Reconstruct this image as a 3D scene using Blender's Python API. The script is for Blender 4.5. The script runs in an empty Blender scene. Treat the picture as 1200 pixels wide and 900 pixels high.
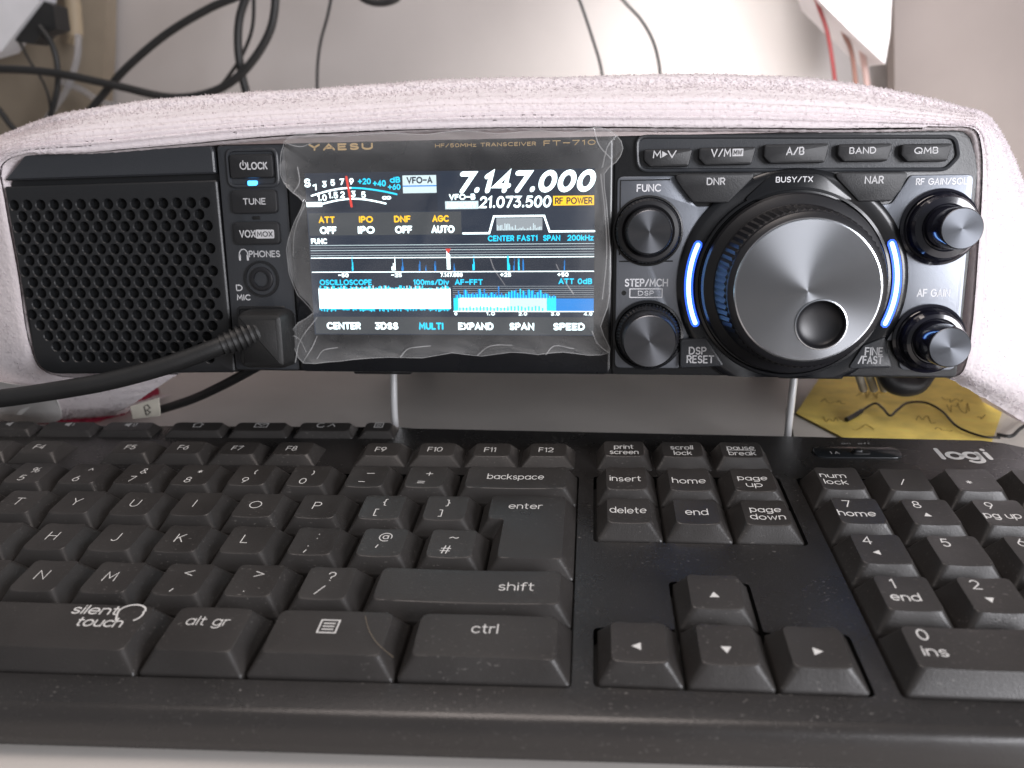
import bpy, bmesh, math, random
from mathutils import Vector, Matrix
random.seed(7)
S = bpy.context.scene
COL = S.collection
PI = math.pi
MM = 0.001
def rad_(a): return math.radians(a)

# ------------------------------------------------------------------ frames
# keyboard frame: X right, Y away, Z up, millimetres, origin at the back left of the number row
def R3(a, b, c):
    return Matrix.Rotation(c, 3, 'Z') @ Matrix.Rotation(b, 3, 'Y') @ Matrix.Rotation(a, 3, 'X')
FPX = 956.967
CAM_R = R3(1.1997893, 0.0377948, 0.0934271)
CAM_P = Vector((290.8446, -235.1899, 124.0527))
RAD_R = R3(-0.1589298, 0.0080635, -0.0152435)
RAD_P = Vector((195.940, 23.469, 41.320))
TILT = rad_(3.0)
KB_T = Matrix.Translation((0, -110, 11.5)) @ Matrix.Rotation(TILT, 4, 'X') @ Matrix.Translation((0, 110, 0))
def to4(R, P): return Matrix.Translation(P) @ R.to_4x4()
CAM_W = KB_T @ to4(CAM_R, CAM_P)          # world, mm
RAD_W = KB_T @ to4(RAD_R, RAD_P)
def m2(M):                                 # mm matrix -> metre matrix
    M = M.copy(); M.translation = M.translation * MM; return M
def ray_w(px, py):
    o = CAM_W.translation
    return o, (CAM_W.to_3x3() @ Vector(((px - 600) / FPX, -(py - 450) / FPX, -1)))
def at_y(px, py, Y):                       # world point on the upright plane y = Y
    o, d = ray_w(px, py); return o + d * ((Y - o.y) / d.y)
def at_z(px, py, Z):
    o, d = ray_w(px, py); return o + d * ((Z - o.z) / d.z)
RADI = RAD_W.inverted(); KBI = KB_T.inverted()
def face(px, py, d=0):                     # measured place on the radio's front -> (x, z)
    o, v = ray_w(px, py); o = RADI @ o; v = RADI.to_3x3() @ v
    q = o + v * ((-d - o.y) / v.y); return q.x, q.z
def deck(px, py, z=0):
    o, v = ray_w(px, py); o = KBI @ o; v = KBI.to_3x3() @ v
    q = o + v * ((z - o.z) / v.z); return q.x, q.y
def facew(px, py, d=0):
    x, z = face(px, py, d); return RAD_W @ Vector((x, -d, z))

# ------------------------------------------------------------------ materials
def lin(r, g, b):
    f = lambda c: (c / 255 / 12.92) if c / 255 <= .04045 else ((c / 255 + .055) / 1.055) ** 2.4
    return (f(r), f(g), f(b), 1)
MATS = {}
def mat(name, col, rough=.5, metal=0, spec=.5, coat=0, bump=0, bscale=800, mott=0, mscale=60, aniso=0, emit=None, es=0, dust=0, rvar=0, sheen=0):
    if name in MATS: return MATS[name]
    m = bpy.data.materials.new(name); m.use_nodes = True
    nt = m.node_tree; N = nt.nodes; L = nt.links
    b = N['Principled BSDF']
    col = tuple(col) if len(col) == 4 else tuple(col) + (1,)
    b.inputs['Base Color'].default_value = col
    b.inputs['Roughness'].default_value = rough
    b.inputs['Metallic'].default_value = metal
    b.inputs['Specular IOR Level'].default_value = spec
    b.inputs['Coat Weight'].default_value = coat
    if sheen: b.inputs['Sheen Weight'].default_value = sheen
    tc = N.new('ShaderNodeTexCoord')
    def noise(sc, det=4, vec=None):
        n = N.new('ShaderNodeTexNoise'); n.inputs['Scale'].default_value = sc; n.inputs['Detail'].default_value = det
        L.new(vec or tc.outputs['Object'], n.inputs['Vector']); return n
    colout = None
    if mott:
        n = noise(mscale, 6)
        r = N.new('ShaderNodeMapRange'); r.inputs[1].default_value = .3; r.inputs[2].default_value = .7
        r.inputs[3].default_value = 1 - mott; r.inputs[4].default_value = 1 + mott
        L.new(n.outputs['Fac'], r.inputs[0])
        mx = N.new('ShaderNodeVectorMath'); mx.operation = 'SCALE'; mx.inputs[0].default_value = col[:3]
        L.new(r.outputs[0], mx.inputs['Scale']); colout = mx.outputs[0]
    if dust:
        mp = N.new('ShaderNodeMapping'); mp.inputs['Scale'].default_value = (.55, 1, 1); L.new(tc.outputs['Object'], mp.inputs['Vector'])
        n1 = noise(1500, 2, mp.outputs[0]); n2 = noise(45, 3)
        a = N.new('ShaderNodeMapRange'); a.inputs[1].default_value = .64; a.inputs[2].default_value = .76; L.new(n1.outputs['Fac'], a.inputs[0])
        c = N.new('ShaderNodeMapRange'); c.inputs[1].default_value = .40; c.inputs[2].default_value = .70; L.new(n2.outputs['Fac'], c.inputs[0])
        mu = N.new('ShaderNodeMath'); mu.operation = 'MULTIPLY'; L.new(a.outputs[0], mu.inputs[0]); L.new(c.outputs[0], mu.inputs[1])
        mu2 = N.new('ShaderNodeMath'); mu2.operation = 'MULTIPLY'; mu2.inputs[1].default_value = dust; L.new(mu.outputs[0], mu2.inputs[0])
        mx = N.new('ShaderNodeMix'); mx.data_type = 'RGBA'; L.new(mu2.outputs[0], mx.inputs[0])
        if colout: L.new(colout, mx.inputs[6])
        else: mx.inputs[6].default_value = col
        mx.inputs[7].default_value = (.34, .32, .30, 1); colout = mx.outputs[2]
    if colout: L.new(colout, b.inputs['Base Color'])
    if rvar:
        n = noise(35, 5); r = N.new('ShaderNodeMapRange'); r.inputs[1].default_value = .3; r.inputs[2].default_value = .7
        r.inputs[3].default_value = max(.03, rough - rvar); r.inputs[4].default_value = min(1, rough + rvar)
        L.new(n.outputs['Fac'], r.inputs[0]); L.new(r.outputs[0], b.inputs['Roughness'])
    if bump:
        n = noise(bscale, 3); bp = N.new('ShaderNodeBump'); bp.inputs['Strength'].default_value = bump; bp.inputs['Distance'].default_value = .0004
        L.new(n.outputs['Fac'], bp.inputs['Height']); L.new(bp.outputs[0], b.inputs['Normal'])
    if aniso:
        b.inputs['Anisotropic'].default_value = aniso
        t = N.new('ShaderNodeTangent'); t.direction_type = 'RADIAL'; t.axis = 'Y'; L.new(t.outputs[0], b.inputs['Tangent'])
    if emit:
        b.inputs['Emission Color'].default_value = tuple(emit)[:3] + (1,); b.inputs['Emission Strength'].default_value = es
    MATS[name] = m; return m
KEY = mat('key_plastic', (.0275, .0250, .0236),   .42, spec=.45, bump=.16, bscale=2600, dust=.35, rvar=.15, mott=.12)
CASE = mat('case_plastic', (.021, .0198, .0195), .28, spec=.5, bump=.25, bscale=2200, dust=.75, rvar=.10)
LIP = mat('case_lip', (.027, .0245, .0232), .26, spec=.5, bump=.15, bscale=2200, dust=.22, rvar=.06)
WELL = mat('well_plastic', (.006, .006, .006), .6)
PRINT = mat('white_legend', (.62, .61, .59), .5)
PRINTD = mat('grey_legend', (.42, .41, .40), .5)
BODY = mat('radio_black_plastic', (.010, .0105, .0115), .38, bump=.2, bscale=2500, rvar=.05)
GLOSS = mat('radio_gloss_black', (.006, .0065, .008), .27, coat=.1, rvar=.06)
GREYP = mat('radio_grey_plastic', (.032, .0345, .039), .38, bump=.2, bscale=2500, rvar=.05)
GRILLE = mat('grille_plastic', (.0125, .0132, .0145), .40, bump=.2, bscale=2600)
DARK = mat('inner_dark', (.003, .003, .003), .8)
SILVER = mat('radio_silver_paint', (.25, .265, .295), .45, metal=.95, bump=.15, bscale=4000)
BTN = mat('button_rubber', (.012, .0125, .014), .5, bump=.2, bscale=2600)
TXT = mat('radio_lettering', (.50, .50, .51), .5)
TXTB = mat('radio_lettering_bright', (.72, .72, .74), .5)
GOLD = mat('gold_lettering', (.62, .43, .20), .35, metal=.3)
KNOB = mat('knob_black', (.010, .010, .012), .40, spec=.5)
KNOBV = mat('knob_gloss', (.008, .008, .014), .14, coat=.5)
SPUN = mat('spun_metal', (.25, .258, .272), .26, metal=1, aniso=.85)
SPUND = mat('spun_dark_metal', (.13, .134, .145), .30, metal=1, aniso=.85)
SPUNG = mat('spun_gain_cap', (.085, .09, .10), .34, metal=1, aniso=.8)
RIM = mat('cut_edge', (.55, .57, .60), .22, metal=1)
CHROME = mat('chrome', (.90, .90, .90), .3, metal=.55)
CABLE = mat('cable_rubber', (.012, .012, .012), .48, bump=.2, bscale=1800, mott=.2)
LIGHTB = mat('blue_light', (.1, .3, .8), .4, emit=(.30, .60, 1.0), es=4.5)
LIGHTE = mat('blue_light_edge', (.02, .08, .6), .4, emit=(.03, .12, 1.0), es=1.4)

# ------------------------------------------------------------------ mesh builder
class MB:
    def __init__(s): s.v = []; s.f = []; s.m = []; s.mats = []; s.sm = []
    def mi(s, m):
        if m not in s.mats: s.mats.append(m)
        return s.mats.index(m)
    def add(s, vs, fs, m, smooth=True):
        o = len(s.v); k = s.mi(m); s.v += [tuple(p) for p in vs]
        for f in fs: s.f.append([i + o for i in f]); s.m.append(k); s.sm.append(smooth)
    def loft(s, loops, m, cap0=False, cap1=True, smooth=True, closed=False):
        n = len(loops[0]); vs = [p for l in loops for p in l]; fs = []
        K = len(loops)
        for a in range(K if closed else K - 1):
            b = (a + 1) % K
            for i in range(n):
                j = (i + 1) % n; fs.append((a * n + i, a * n + j, b * n + j, b * n + i))
        s.add(vs, fs, m, smooth)
        if cap0: s.add(loops[0], [list(range(n))[::-1]], m, False)
        if cap1: s.add(loops[-1], [list(range(n))], m, False)
    def build(s, name, parent=None, M=None, sharp=38):
        me = bpy.data.meshes.new(name)
        me.from_pydata([(x * MM, y * MM, z * MM) for x, y, z in s.v], [], s.f)
        for m in s.mats: me.materials.append(m)
        me.polygons.foreach_set('material_index', s.m); me.polygons.foreach_set('use_smooth', s.sm)
        bm = bmesh.new(); bm.from_mesh(me)
        bmesh.ops.remove_doubles(bm, verts=bm.verts, dist=2e-6)
        bmesh.ops.recalc_face_normals(bm, faces=bm.faces)
        bm.to_mesh(me); bm.free()
        try: me.set_sharp_from_angle(angle=rad_(sharp))
        except Exception: pass
        o = bpy.data.objects.new(name, me); COL.objects.link(o)
        if parent: o.parent = parent
        if M is not None: o.matrix_world = m2(M)
        return o
def tag(o, label=None, cat=None, group=None, kind=None):
    if label: o['label'] = label
    if cat: o['category'] = cat
    if group: o['group'] = group
    if kind: o['kind'] = kind
    return o
def empty(name, M, label, cat, group=None):
    e = bpy.data.objects.new(name, None); COL.objects.link(e); e.empty_display_size = .01
    e.matrix_world = m2(M); tag(e, label, cat, group); return e

def roundpoly(pts, r, n=4):
    out = []; K = len(pts)
    for i in range(K):
        p0, p, p1 = Vector(pts[i - 1]), Vector(pts[i]), Vector(pts[(i + 1) % K])
        rr = r[i] if isinstance(r, (list, tuple)) else r
        a = (p0 - p); b = (p1 - p); la, lb = a.length, b.length; a.normalize(); b.normalize()
        ang = a.angle(b); t = min(rr / math.tan(ang / 2), la * .49, lb * .49)
        A = p + a * t; B = p + b * t
        for k in range(n + 1):
            u = k / n; out.append(tuple((1 - u) ** 2 * A + 2 * u * (1 - u) * p + u * u * B))
    return out
def rrect(x0, x1, y0, y1, r, n=4): return roundpoly([(x0, y0), (x1, y0), (x1, y1), (x0, y1)], r, n)
def circ(cx, cy, r, n=48): return [(cx + r * math.cos(2 * PI * i / n), cy + r * math.sin(2 * PI * i / n)) for i in range(n)]
def fr(pts, d): return [(x, -d, z) for x, z in pts]        # radio front: (x, z) at protrusion d
def inset(pts, k):
    # move each outline vertex inward along its averaged normal
    out = []; n = len(pts); A = sum(pts[i][0] * pts[(i + 1) % n][1] - pts[(i + 1) % n][0] * pts[i][1] for i in range(n)); sg = 1 if A > 0 else -1
    for i in range(n):
        a, b, c = Vector(pts[i - 1]), Vector(pts[i]), Vector(pts[(i + 1) % n])
        e1 = b - a; e2 = c - b
        if e1.length < 1e-9: e1 = e2
        if e2.length < 1e-9: e2 = e1
        n1 = Vector((-e1.y, e1.x)).normalized() * sg; n2 = Vector((-e2.y, e2.x)).normalized() * sg
        m = n1 + n2; m = m.normalized() if m.length > 1e-6 else n1
        out.append(tuple(b + m * (k / max(.45, m.dot(n1)))))
    return out
def pad(mb, outline, d0, d1, m, bev=.4, plane='f'):
    f = fr if plane == 'f' else (lambda p, z: [(x, y, z) for x, y in p])
    mb.loft([f(outline, d0), f(outline, d1 - bev), f(inset(outline, bev * .3), d1 - bev * .3), f(inset(outline, bev), d1)], m)
def plate_with_holes(mb, outer, holes, m, fn):
    bm = bmesh.new()
    for lp in [outer] + holes:
        vs = [bm.verts.new((x, y, 0)) for x, y in lp]
        for i in range(len(vs)): bm.edges.new((vs[i], vs[(i + 1) % len(vs)]))
    bmesh.ops.triangle_fill(bm, use_beauty=True, use_dissolve=False, edges=bm.edges[:])
    bm.verts.index_update()
    mb.add([fn(v.co.x, v.co.y) for v in bm.verts], [[v.index for v in f.verts] for f in bm.faces], m, False)
    bm.free()
def lathe(mb, cx, cz, prof, m, n=64, knurl=None, cap=True, clampz=None):
    loops = []
    for k, (r, d) in enumerate(prof):
        L = []
        for i in range(n):
            a = 2 * PI * i / n; rr = r
            if knurl and knurl[0] <= k <= knurl[1]: rr = r + (knurl[2] if i % 2 else -knurl[2])
            z = cz + rr * math.sin(a)
            if clampz is not None: z = max(z, clampz)
            L.append((cx + rr * math.cos(a), -d, z))
        loops.append(L)
    mb.loft(loops, m, cap1=cap)
def catmull(P, n=10):
    P = [Vector(p) for p in P]; out = []
    Q = [P[0] * 2 - P[1]] + P + [P[-1] * 2 - P[-2]]
    for i in range(1, len(Q) - 2):
        a, b, c, d = Q[i - 1:i + 3]
        for k in range(n):
            t = k / n
            out.append(.5 * ((2 * b) + (c - a) * t + (2 * a - 5 * b + 4 * c - d) * t * t + (3 * b - a - 3 * c + d) * t ** 3))
    out.append(P[-1]); return out
def tube(mb, P, r, m, n=10, seg=8, smooth=True, caps=True, wob=0):
    pts = catmull(P, n) if smooth else [Vector(p) for p in P]
    loops = []; t0 = (pts[1] - pts[0]).normalized(); up = t0.orthogonal().normalized()
    for i, p in enumerate(pts):
        t = (pts[min(i + 1, len(pts) - 1)] - pts[max(i - 1, 0)]).normalized()
        up = (up - t * up.dot(t)).normalized(); s = t.cross(up)
        rr = r(i / (len(pts) - 1)) if callable(r) else r
        loops.append([tuple(p + (up * math.cos(2 * PI * k / seg) + s * math.sin(2 * PI * k / seg)) * rr) for k in range(seg)])
    mb.loft(loops, m, cap0=caps, cap1=caps)

# radio lettering: the drawn letters below, fitted to a rectangle with a chosen weight
def letter(mb, s, rect, fn, m, bold=0.0, shear=0.0):
    X0, X1, Y0, Y1 = rect; h = Y1 - Y0; w = h * (.13 + bold * 1.3)
    f2 = (lambda x, y: fn(x + (y - (Y0 + Y1) / 2) * shear, y)) if shear else fn
    tr = .2 + w / h * .55
    tot = sum(G[c][0] for c in s) + tr * (len(s) - 1)
    strokes(mb, s, (X0 + X1) / 2, (Y0 + Y1) / 2, h - w, f2, m, w=w, width=min(X1 - X0 - w, tot * (h - w) * 2.7), track=tr, cap=True)
def prect(a, b, d=0):                      # two photo corners -> rectangle on the radio's front
    (x0, z0), (x1, z1) = face(*a, d), face(*b, d)
    return min(x0, x1), max(x0, x1), min(z0, z1), max(z0, z1)

# ------------------------------------------------------------------ drawn monoline lettering for the key legends
def arc(cx, cy, rx, ry, a0, a1, n=12): return [(cx + rx * math.cos(rad_(a0 + (a1 - a0) * i / n)), cy + ry * math.sin(rad_(a0 + (a1 - a0) * i / n))) for i in range(n + 1)]
O_ = arc(.33, .35, .33, .35, 0, 360, 20)
G = {
 'a': (.68, [O_, [(.66, .7), (.66, 0)]]), 'b': (.68, [[(0, 1), (0, 0)], O_]), 'c': (.62, [arc(.34, .35, .34, .35, 42, 318)]),
 'd': (.68, [O_, [(.66, 1), (.66, 0)]]), 'e': (.68, [[(.01, .35), (.66, .35)] + arc(.34, .35, .33, .35, 0, 315)[1:]]),
 'f': (.40, [arc(.36, .78, .2, .22, 60, 180) + [(.16, 0)], [(0, .66), (.38, .66)]]),
 'g': (.68, [O_, [(.66, .7), (.66, -.05)] + arc(.33, -.05, .33, .25, 0, -150)]),
 'h': (.58, [[(0, 1), (0, 0)], arc(.28, .42, .28, .28, 180, 0) + [(.56, 0)]]),
 'i': (.06, [[(.03, .7), (.03, 0)], [(.03, .96), (.03, .93)]]), 'k': (.54, [[(0, 1), (0, 0)], [(.5, .7), (.03, .28)], [(.18, .42), (.53, 0)]]),
 'l': (.06, [[(.03, 1), (.03, 0)]]), 'm': (.98, [[(0, .7), (0, 0)], arc(.24, .44, .24, .26, 180, 0) + [(.48, 0)], arc(.72, .44, .24, .26, 180, 0) + [(.96, 0)]]),
 'n': (.58, [[(0, .7), (0, 0)], arc(.28, .42, .28, .28, 180, 0) + [(.56, 0)]]), 'o': (.68, [O_]), 'p': (.68, [O_, [(0, .7), (0, -.28)]]),
 'r': (.36, [[(0, .7), (0, 0)], arc(.28, .40, .28, .30, 180, 70)]),
 's': (.50, [arc(.25, .525, .21, .175, 25, 270, 10) + arc(.25, .175, .23, .175, 90, -155, 10)[1:]]),
 't': (.40, [[(.15, .95), (.15, .2)] + arc(.33, .2, .18, .2, 180, 275)[1:], [(0, .68), (.38, .68)]]),
 'u': (.58, [[(0, .7), (0, .28)] + arc(.28, .28, .28, .28, 180, 360)[1:] + [(.56, .7)], [(.56, .28), (.56, 0)]]),
 'v': (.6, [[(0, .7), (.3, 0), (.6, .7)]]), 'z': (.54, [[(0, .7), (.52, .7), (0, 0), (.54, 0)]]), '\u221e': (1.3, [arc(.33, .4, .33, .3, 0, 360, 16), arc(.97, .4, .33, .3, 0, 360, 16)]),
 'w': (.92, [[(0, .7), (.22, 0), (.46, .68), (.68, 0), (.9, .7)]]), ' ': (.3, []),
 'A': (.8, [[(0, 0), (.4, 1), (.8, 0)], [(.14, .33), (.66, .33)]]), 'B': (.62, [[(0, 0), (0, 1), (.35, 1)] + arc(.35, .76, .22, .24, 90, -90) + [(0, .52), (.36, .52)] + arc(.36, .26, .26, .26, 90, -90) + [(0, 0)]]),
 'C': (.85, [arc(.48, .5, .48, .5, 45, 315)]), 'D': (.75, [[(0, 0), (0, 1), (.3, 1)] + arc(.3, .5, .45, .5, 90, -90) + [(0, 0)]]),
 'E': (.55, [[(.55, 1), (0, 1), (0, 0), (.55, 0)], [(0, .52), (.48, .52)]]), 'F': (.55, [[(.55, 1), (0, 1), (0, 0)], [(0, .5), (.48, .5)]]),
 'G': (.9, [arc(.48, .5, .48, .5, 45, 360) + [(.5, .5)]]), 'H': (.75, [[(0, 0), (0, 1)], [(.75, 0), (.75, 1)], [(0, .5), (.75, .5)]]),
 'I': (.06, [[(.03, 0), (.03, 1)]]), 'J': (.5, [[(.5, 1), (.5, .28)] + arc(.25, .28, .25, .28, 0, -150)[1:]]),
 'K': (.65, [[(0, 0), (0, 1)], [(.62, 1), (.02, .42)], [(.22, .6), (.65, 0)]]), 'L': (.52, [[(0, 1), (0, 0), (.52, 0)]]),
 'M': (.9, [[(0, 0), (.08, 1), (.45, .3), (.82, 1), (.9, 0)]]), 'N': (.75, [[(0, 0), (0, 1), (.75, 0), (.75, 1)]]),
 'O': (1.0, [arc(.5, .5, .5, .5, 0, 360, 24)]), 'P': (.6, [[(0, 0), (0, 1), (.32, 1)] + arc(.32, .73, .28, .27, 90, -90) + [(0, .46)]]),
 'Q': (1.0, [arc(.5, .5, .5, .5, 0, 360, 24), [(.6, .3), (.95, 0)]]), 'R': (.6, [[(0, 0), (0, 1), (.32, 1)] + arc(.32, .73, .28, .27, 90, -90) + [(0, .46)], [(.3, .46), (.6, 0)]]),
 'S': (.6, [arc(.3, .75, .26, .25, 25, 270) + arc(.3, .25, .29, .25, 90, -155)[1:]]), 'T': (.7, [[(0, 1), (.7, 1)], [(.35, 1), (.35, 0)]]),
 'U': (.72, [[(0, 1), (0, .36)] + arc(.36, .36, .36, .36, 180, 360)[1:] + [(.72, 1)]]), 'V': (.8, [[(0, 1), (.4, 0), (.8, 1)]]),
 'W': (1.1, [[(0, 1), (.28, 0), (.55, .9), (.82, 0), (1.1, 1)]]), 'X': (.72, [[(0, 0), (.72, 1)], [(0, 1), (.72, 0)]]),
 'Y': (.75, [[(0, 1), (.375, .45), (.75, 1)], [(.375, .45), (.375, 0)]]), 'Z': (.68, [[(0, 1), (.66, 1), (0, 0), (.68, 0)]]),
 '0': (.66, [arc(.33, .5, .33, .5, 0, 360, 20)]), '1': (.25, [[(0, .82), (.2, 1), (.2, 0)]]), '2': (.6, [arc(.3, .7, .29, .3, 160, -30) + [(0, 0), (.6, 0)]]),
 '3': (.6, [[(.02, 1), (.55, 1), (.25, .6)] + arc(.27, .3, .31, .3, 90, -150)]), '4': (.66, [[(.5, 0), (.5, 1), (0, .28), (.66, .28)]]),
 '5': (.6, [[(.52, 1), (.1, 1), (.04, .55)] + arc(.28, .32, .31, .32, 125, -140)]), '6': (.62, [arc(.31, .32, .3, .32, 0, 360, 16), [(.03, .4), (.42, 1)]]),
 '7': (.6, [[(0, 1), (.6, 1), (.2, 0)]]), '8': (.6, [arc(.3, .75, .24, .25, 0, 360, 16), arc(.3, .26, .3, .26, 0, 360, 16)]), '9': (.62, [arc(.31, .68, .3, .32, 0, 360, 16), [(.59, .6), (.2, 0)]]),
 '-': (.6, [[(0, .5), (.6, .5)]]), '_': (.8, [[(0, .5), (.8, .5)]]), '=': (.7, [[(0, .62), (.7, .62)], [(0, .32), (.7, .32)]]), '+': (.7, [[(0, .5), (.7, .5)], [(.35, .15), (.35, .85)]]),
 '[': (.25, [[(.25, 1), (0, 1), (0, 0), (.25, 0)]]), ']': (.25, [[(0, 1), (.25, 1), (.25, 0), (0, 0)]]),
 '{': (.3, [[(.3, 1), (.14, .95), (.14, .6), (0, .5), (.14, .4), (.14, .05), (.3, 0)]]), '}': (.3, [[(0, 1), (.16, .95), (.16, .6), (.3, .5), (.16, .4), (.16, .05), (0, 0)]]),
 '(': (.22, [arc(.4, .5, .4, .55, 130, 230)]), ')': (.22, [arc(-.2, .5, .4, .55, 50, -50)]), '*': (.5, [[(.25, .3), (.25, .8)], [(.03, .42), (.47, .68)], [(.03, .68), (.47, .42)]]),
 '&': (.75, [[(.75, 0), (.2, .7)] + arc(.36, .8, .17, .2, 200, -30) + [(.12, .4)] + arc(.3, .25, .26, .25, 140, 330)]), '^': (.5, [[(0, .6), (.25, 1), (.5, .6)]]),
 '%': (.9, [arc(.2, .75, .2, .25, 0, 360), arc(.7, .25, .2, .25, 0, 360), [(.15, 0), (.75, 1)]]), '$': (.6, [arc(.3, .7, .26, .2, 25, 270) + arc(.3, .3, .29, .2, 90, -155)[1:], [(.3, 1.1), (.3, -.1)]]),
 '!': (.06, [[(.03, 1), (.03, .3)], [(.03, .04), (.03, 0)]]), '"': (.25, [[(0, 1), (0, .7)], [(.25, 1), (.25, .7)]]), '\u00a3': (.6, [arc(.36, .75, .22, .25, 20, 190) + [(.14, 0), (.6, 0)], [(0, .45), (.42, .45)]]),
 ';': (.1, [[(.07, .66), (.07, .62)], [(.07, .1), (-.05, -.22)]]), ':': (.08, [[(.04, .7), (.04, .66)], [(.04, .1), (.04, .06)]]), '@': (1.1, [arc(.55, .45, .22, .24, 0, 360), [(.77, .68), (.77, .35)] + arc(.92, .35, .15, .15, 180, 300)[1:4], arc(.55, .45, .55, .55, -50, 255, 22) if 0 else arc(.55, .45, .52, .55, -20, 300, 24)]),
 "'": (.12, [[(.12, 1), (0, .62)]]), '#': (.8, [[(.15, 0), (.35, 1)], [(.48, 0), (.68, 1)], [(.05, .66), (.8, .66)], [(0, .33), (.75, .33)]]), '~': (.7, [[(0, .45), (.12, .56), (.25, .58), (.45, .46), (.58, .44), (.7, .55)]]),
 ',': (.15, [[(.15, .2), (0, -.12)]]), '.': (.08, [[(.04, .08), (.04, .03)]]), '<': (.7, [[(.7, .8), (0, .5), (.7, .2)]]), '>': (.7, [[(0, .8), (.7, .5), (0, .2)]]),
 '?': (.55, [arc(.27, .73, .26, .27, 170, -40) + [(.27, .42), (.27, .27)], [(.27, .04), (.27, 0)]]), '/': (.55, [[(0, 0), (.55, 1)]]), '\\': (.55, [[(0, 1), (.55, 0)]]), '|': (.06, [[(.03, -.1), (.03, 1.05)]]), '`': (.2, [[(0, 1), (.2, .75)]]), '\u00ac': (.6, [[(0, .6), (.6, .6), (.6, .35)]]),
}
def ribbon(mb, P, w, fn, m):
    # flat stroke of width w along a polyline, round ended
    P = [Vector(p) for p in P]; h = w / 2
    L = []; Rr = []
    for i, p in enumerate(P):
        a = P[max(i - 1, 0)]; b = P[min(i + 1, len(P) - 1)]
        if 0 < i < len(P) - 1:
            t1 = (p - a).normalized(); t2 = (b - p).normalized(); t = t1 + t2
            t = t.normalized() if t.length > 1e-4 else t1; k = h / max(.5, abs(t.dot(t1)))
        else: t = (b - a).normalized() if (b - a).length > 1e-9 else Vector((1, 0)); k = h
        n = Vector((-t.y, t.x)); L.append(p + n * k); Rr.append(p - n * k)
    vs = [fn(*q) for q in L] + [fn(*q) for q in Rr]; n = len(P)
    mb.add(vs, [(i, i + 1, n + i + 1, n + i) for i in range(n - 1)], m, False)
    for e, o in ((0, 1), (-1, -2)):
        t = (P[e] - P[o]); t = t.normalized() if t.length > 1e-9 else Vector((1, 0)); a0 = math.atan2(t.y, t.x)
        mb.add([fn(*(P[e] + Vector((math.cos(a0 + a), math.sin(a0 + a))) * h)) for a in (-PI / 2, -PI / 4, 0, PI / 4, PI / 2)], [[0, 1, 2, 3, 4]], m, False)
def strokes(mb, s, cx, cy, size, fn, m, w=.36, width=None, track=.2, hs=1.0, cap=False):
    tot = sum(G[c][0] for c in s) + track * (len(s) - 1)
    kx = (width / tot) if width else size * hs
    x = cx - tot * kx / 2
    for c in s:
        gw, st = G[c]
        for P in st: ribbon(mb, [(x + px * kx, cy + (py - .5 if cap or not c.islower() else py - .36) * size) for px, py in P], w, fn, m)
        x += (gw + track) * kx
def tri(mb, cx, cy, s, a, fn, m):
    mb.add([fn(cx + s * math.cos(a + k * 2 * PI / 3), cy + s * math.sin(a + k * 2 * PI / 3)) for k in range(3)], [[0, 1, 2]], m, False)

# ================================================================== KEYBOARD
kb = empty('computer_keyboard', KB_T, 'dusty black full-size keyboard with white legends lying in front of the radio', 'keyboard')
u = 19.05
XL = -9.0
def yb(x):
    P = [(XL, 38), (218, 38), (224, 36.8), (363, 31.3), (421, 29), (423, 28.8)]
    for (a, b), (c, d) in zip(P, P[1:]):
        if a <= x <= c: return b + (d - b) * (x - a) / (c - a)
    return P[-1][1]
XR = 438.5
def case_loop(dx, dyf, dyb, z):
    P = [(XL - dx, -106.3 - dyf), (60, -106.3 - dyf), (160, -106.2 - dyf), (275, -104.0 - dyf), (376, -102.2 - dyf), (XR + dx, -101.5 - dyf), (XR + dx, 10)]
    P += [(XR - 1 + dx, 17), (XR - 5 + dx, 23 + dyb * .6), (XR - 11 + dx * .5, 26.8 + dyb)]
    P += [(421, 29 + dyb), (363, 31.3 + dyb), (290, 34.2 + dyb), (224, 36.8 + dyb), (218, 38 + dyb), (XL - dx, 38 + dyb)]
    return roundpoly(P, [6, 30, 30, 30, 30, 6] + [3] * 9 + [6], 3)
NAVX = 15 * u + 5.25; NPX = NAVX + 3 * u + 6.1
g = .55
wells = [
 roundpoly([(-g, -5 * u - 3.6), (188, -5 * u - 2.3), (15 * u + .1, -5 * u - 1.0), (15 * u + .1, .3), (-g, .3)], [1.6, 20, 1.6, 1.6, 1.6], 4),
 rrect(13 * u, 13 * u + 1, 1, 2, .2),
 rrect(NAVX - g, NAVX + 3 * u + g, -2 * u - .5, .3, 1.6),
 roundpoly([(NAVX - g, -5 * u - .5), (NAVX + 3 * u + g, -5 * u - .5), (NAVX + 3 * u + g, -4 * u + .5), (NAVX + 2 * u + g, -4 * u + .5), (NAVX + 2 * u + g, -3 * u + .5), (NAVX + u - g, -3 * u + .5), (NAVX + u - g, -4 * u + .5), (NAVX - g, -4 * u + .5)], [1.8, 1.8, 1.8, .8, 1.6, 1.6, .8, 1.8]),
 rrect(NPX - g, NPX + 4 * u + g, -5 * u - .5, .3, 1.6),
]
del wells[1]
fcells = [(0, 19)] + [(u * 2 - 7.6 + 19.4 * i - 0, 0) for i in range(0)]
FX = [(19.0 + 6.0 + 19.5 * i, 19.5) for i in range(4)] + [(118.0 + 19.7 * i, 19.5) for i in range(4)] + [(209.0 + 18.95 * i, 18.9) for i in range(4)]
FX = [(0.0, 16.5)] + FX
mb = MB()
L0 = case_loop(0, 0, 0, 0)
plate_with_holes(mb, L0, wells, CASE, lambda x, y: (x, y, 0))
z3 = lambda P, z: [(x, y, z) for x, y in P]
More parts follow.
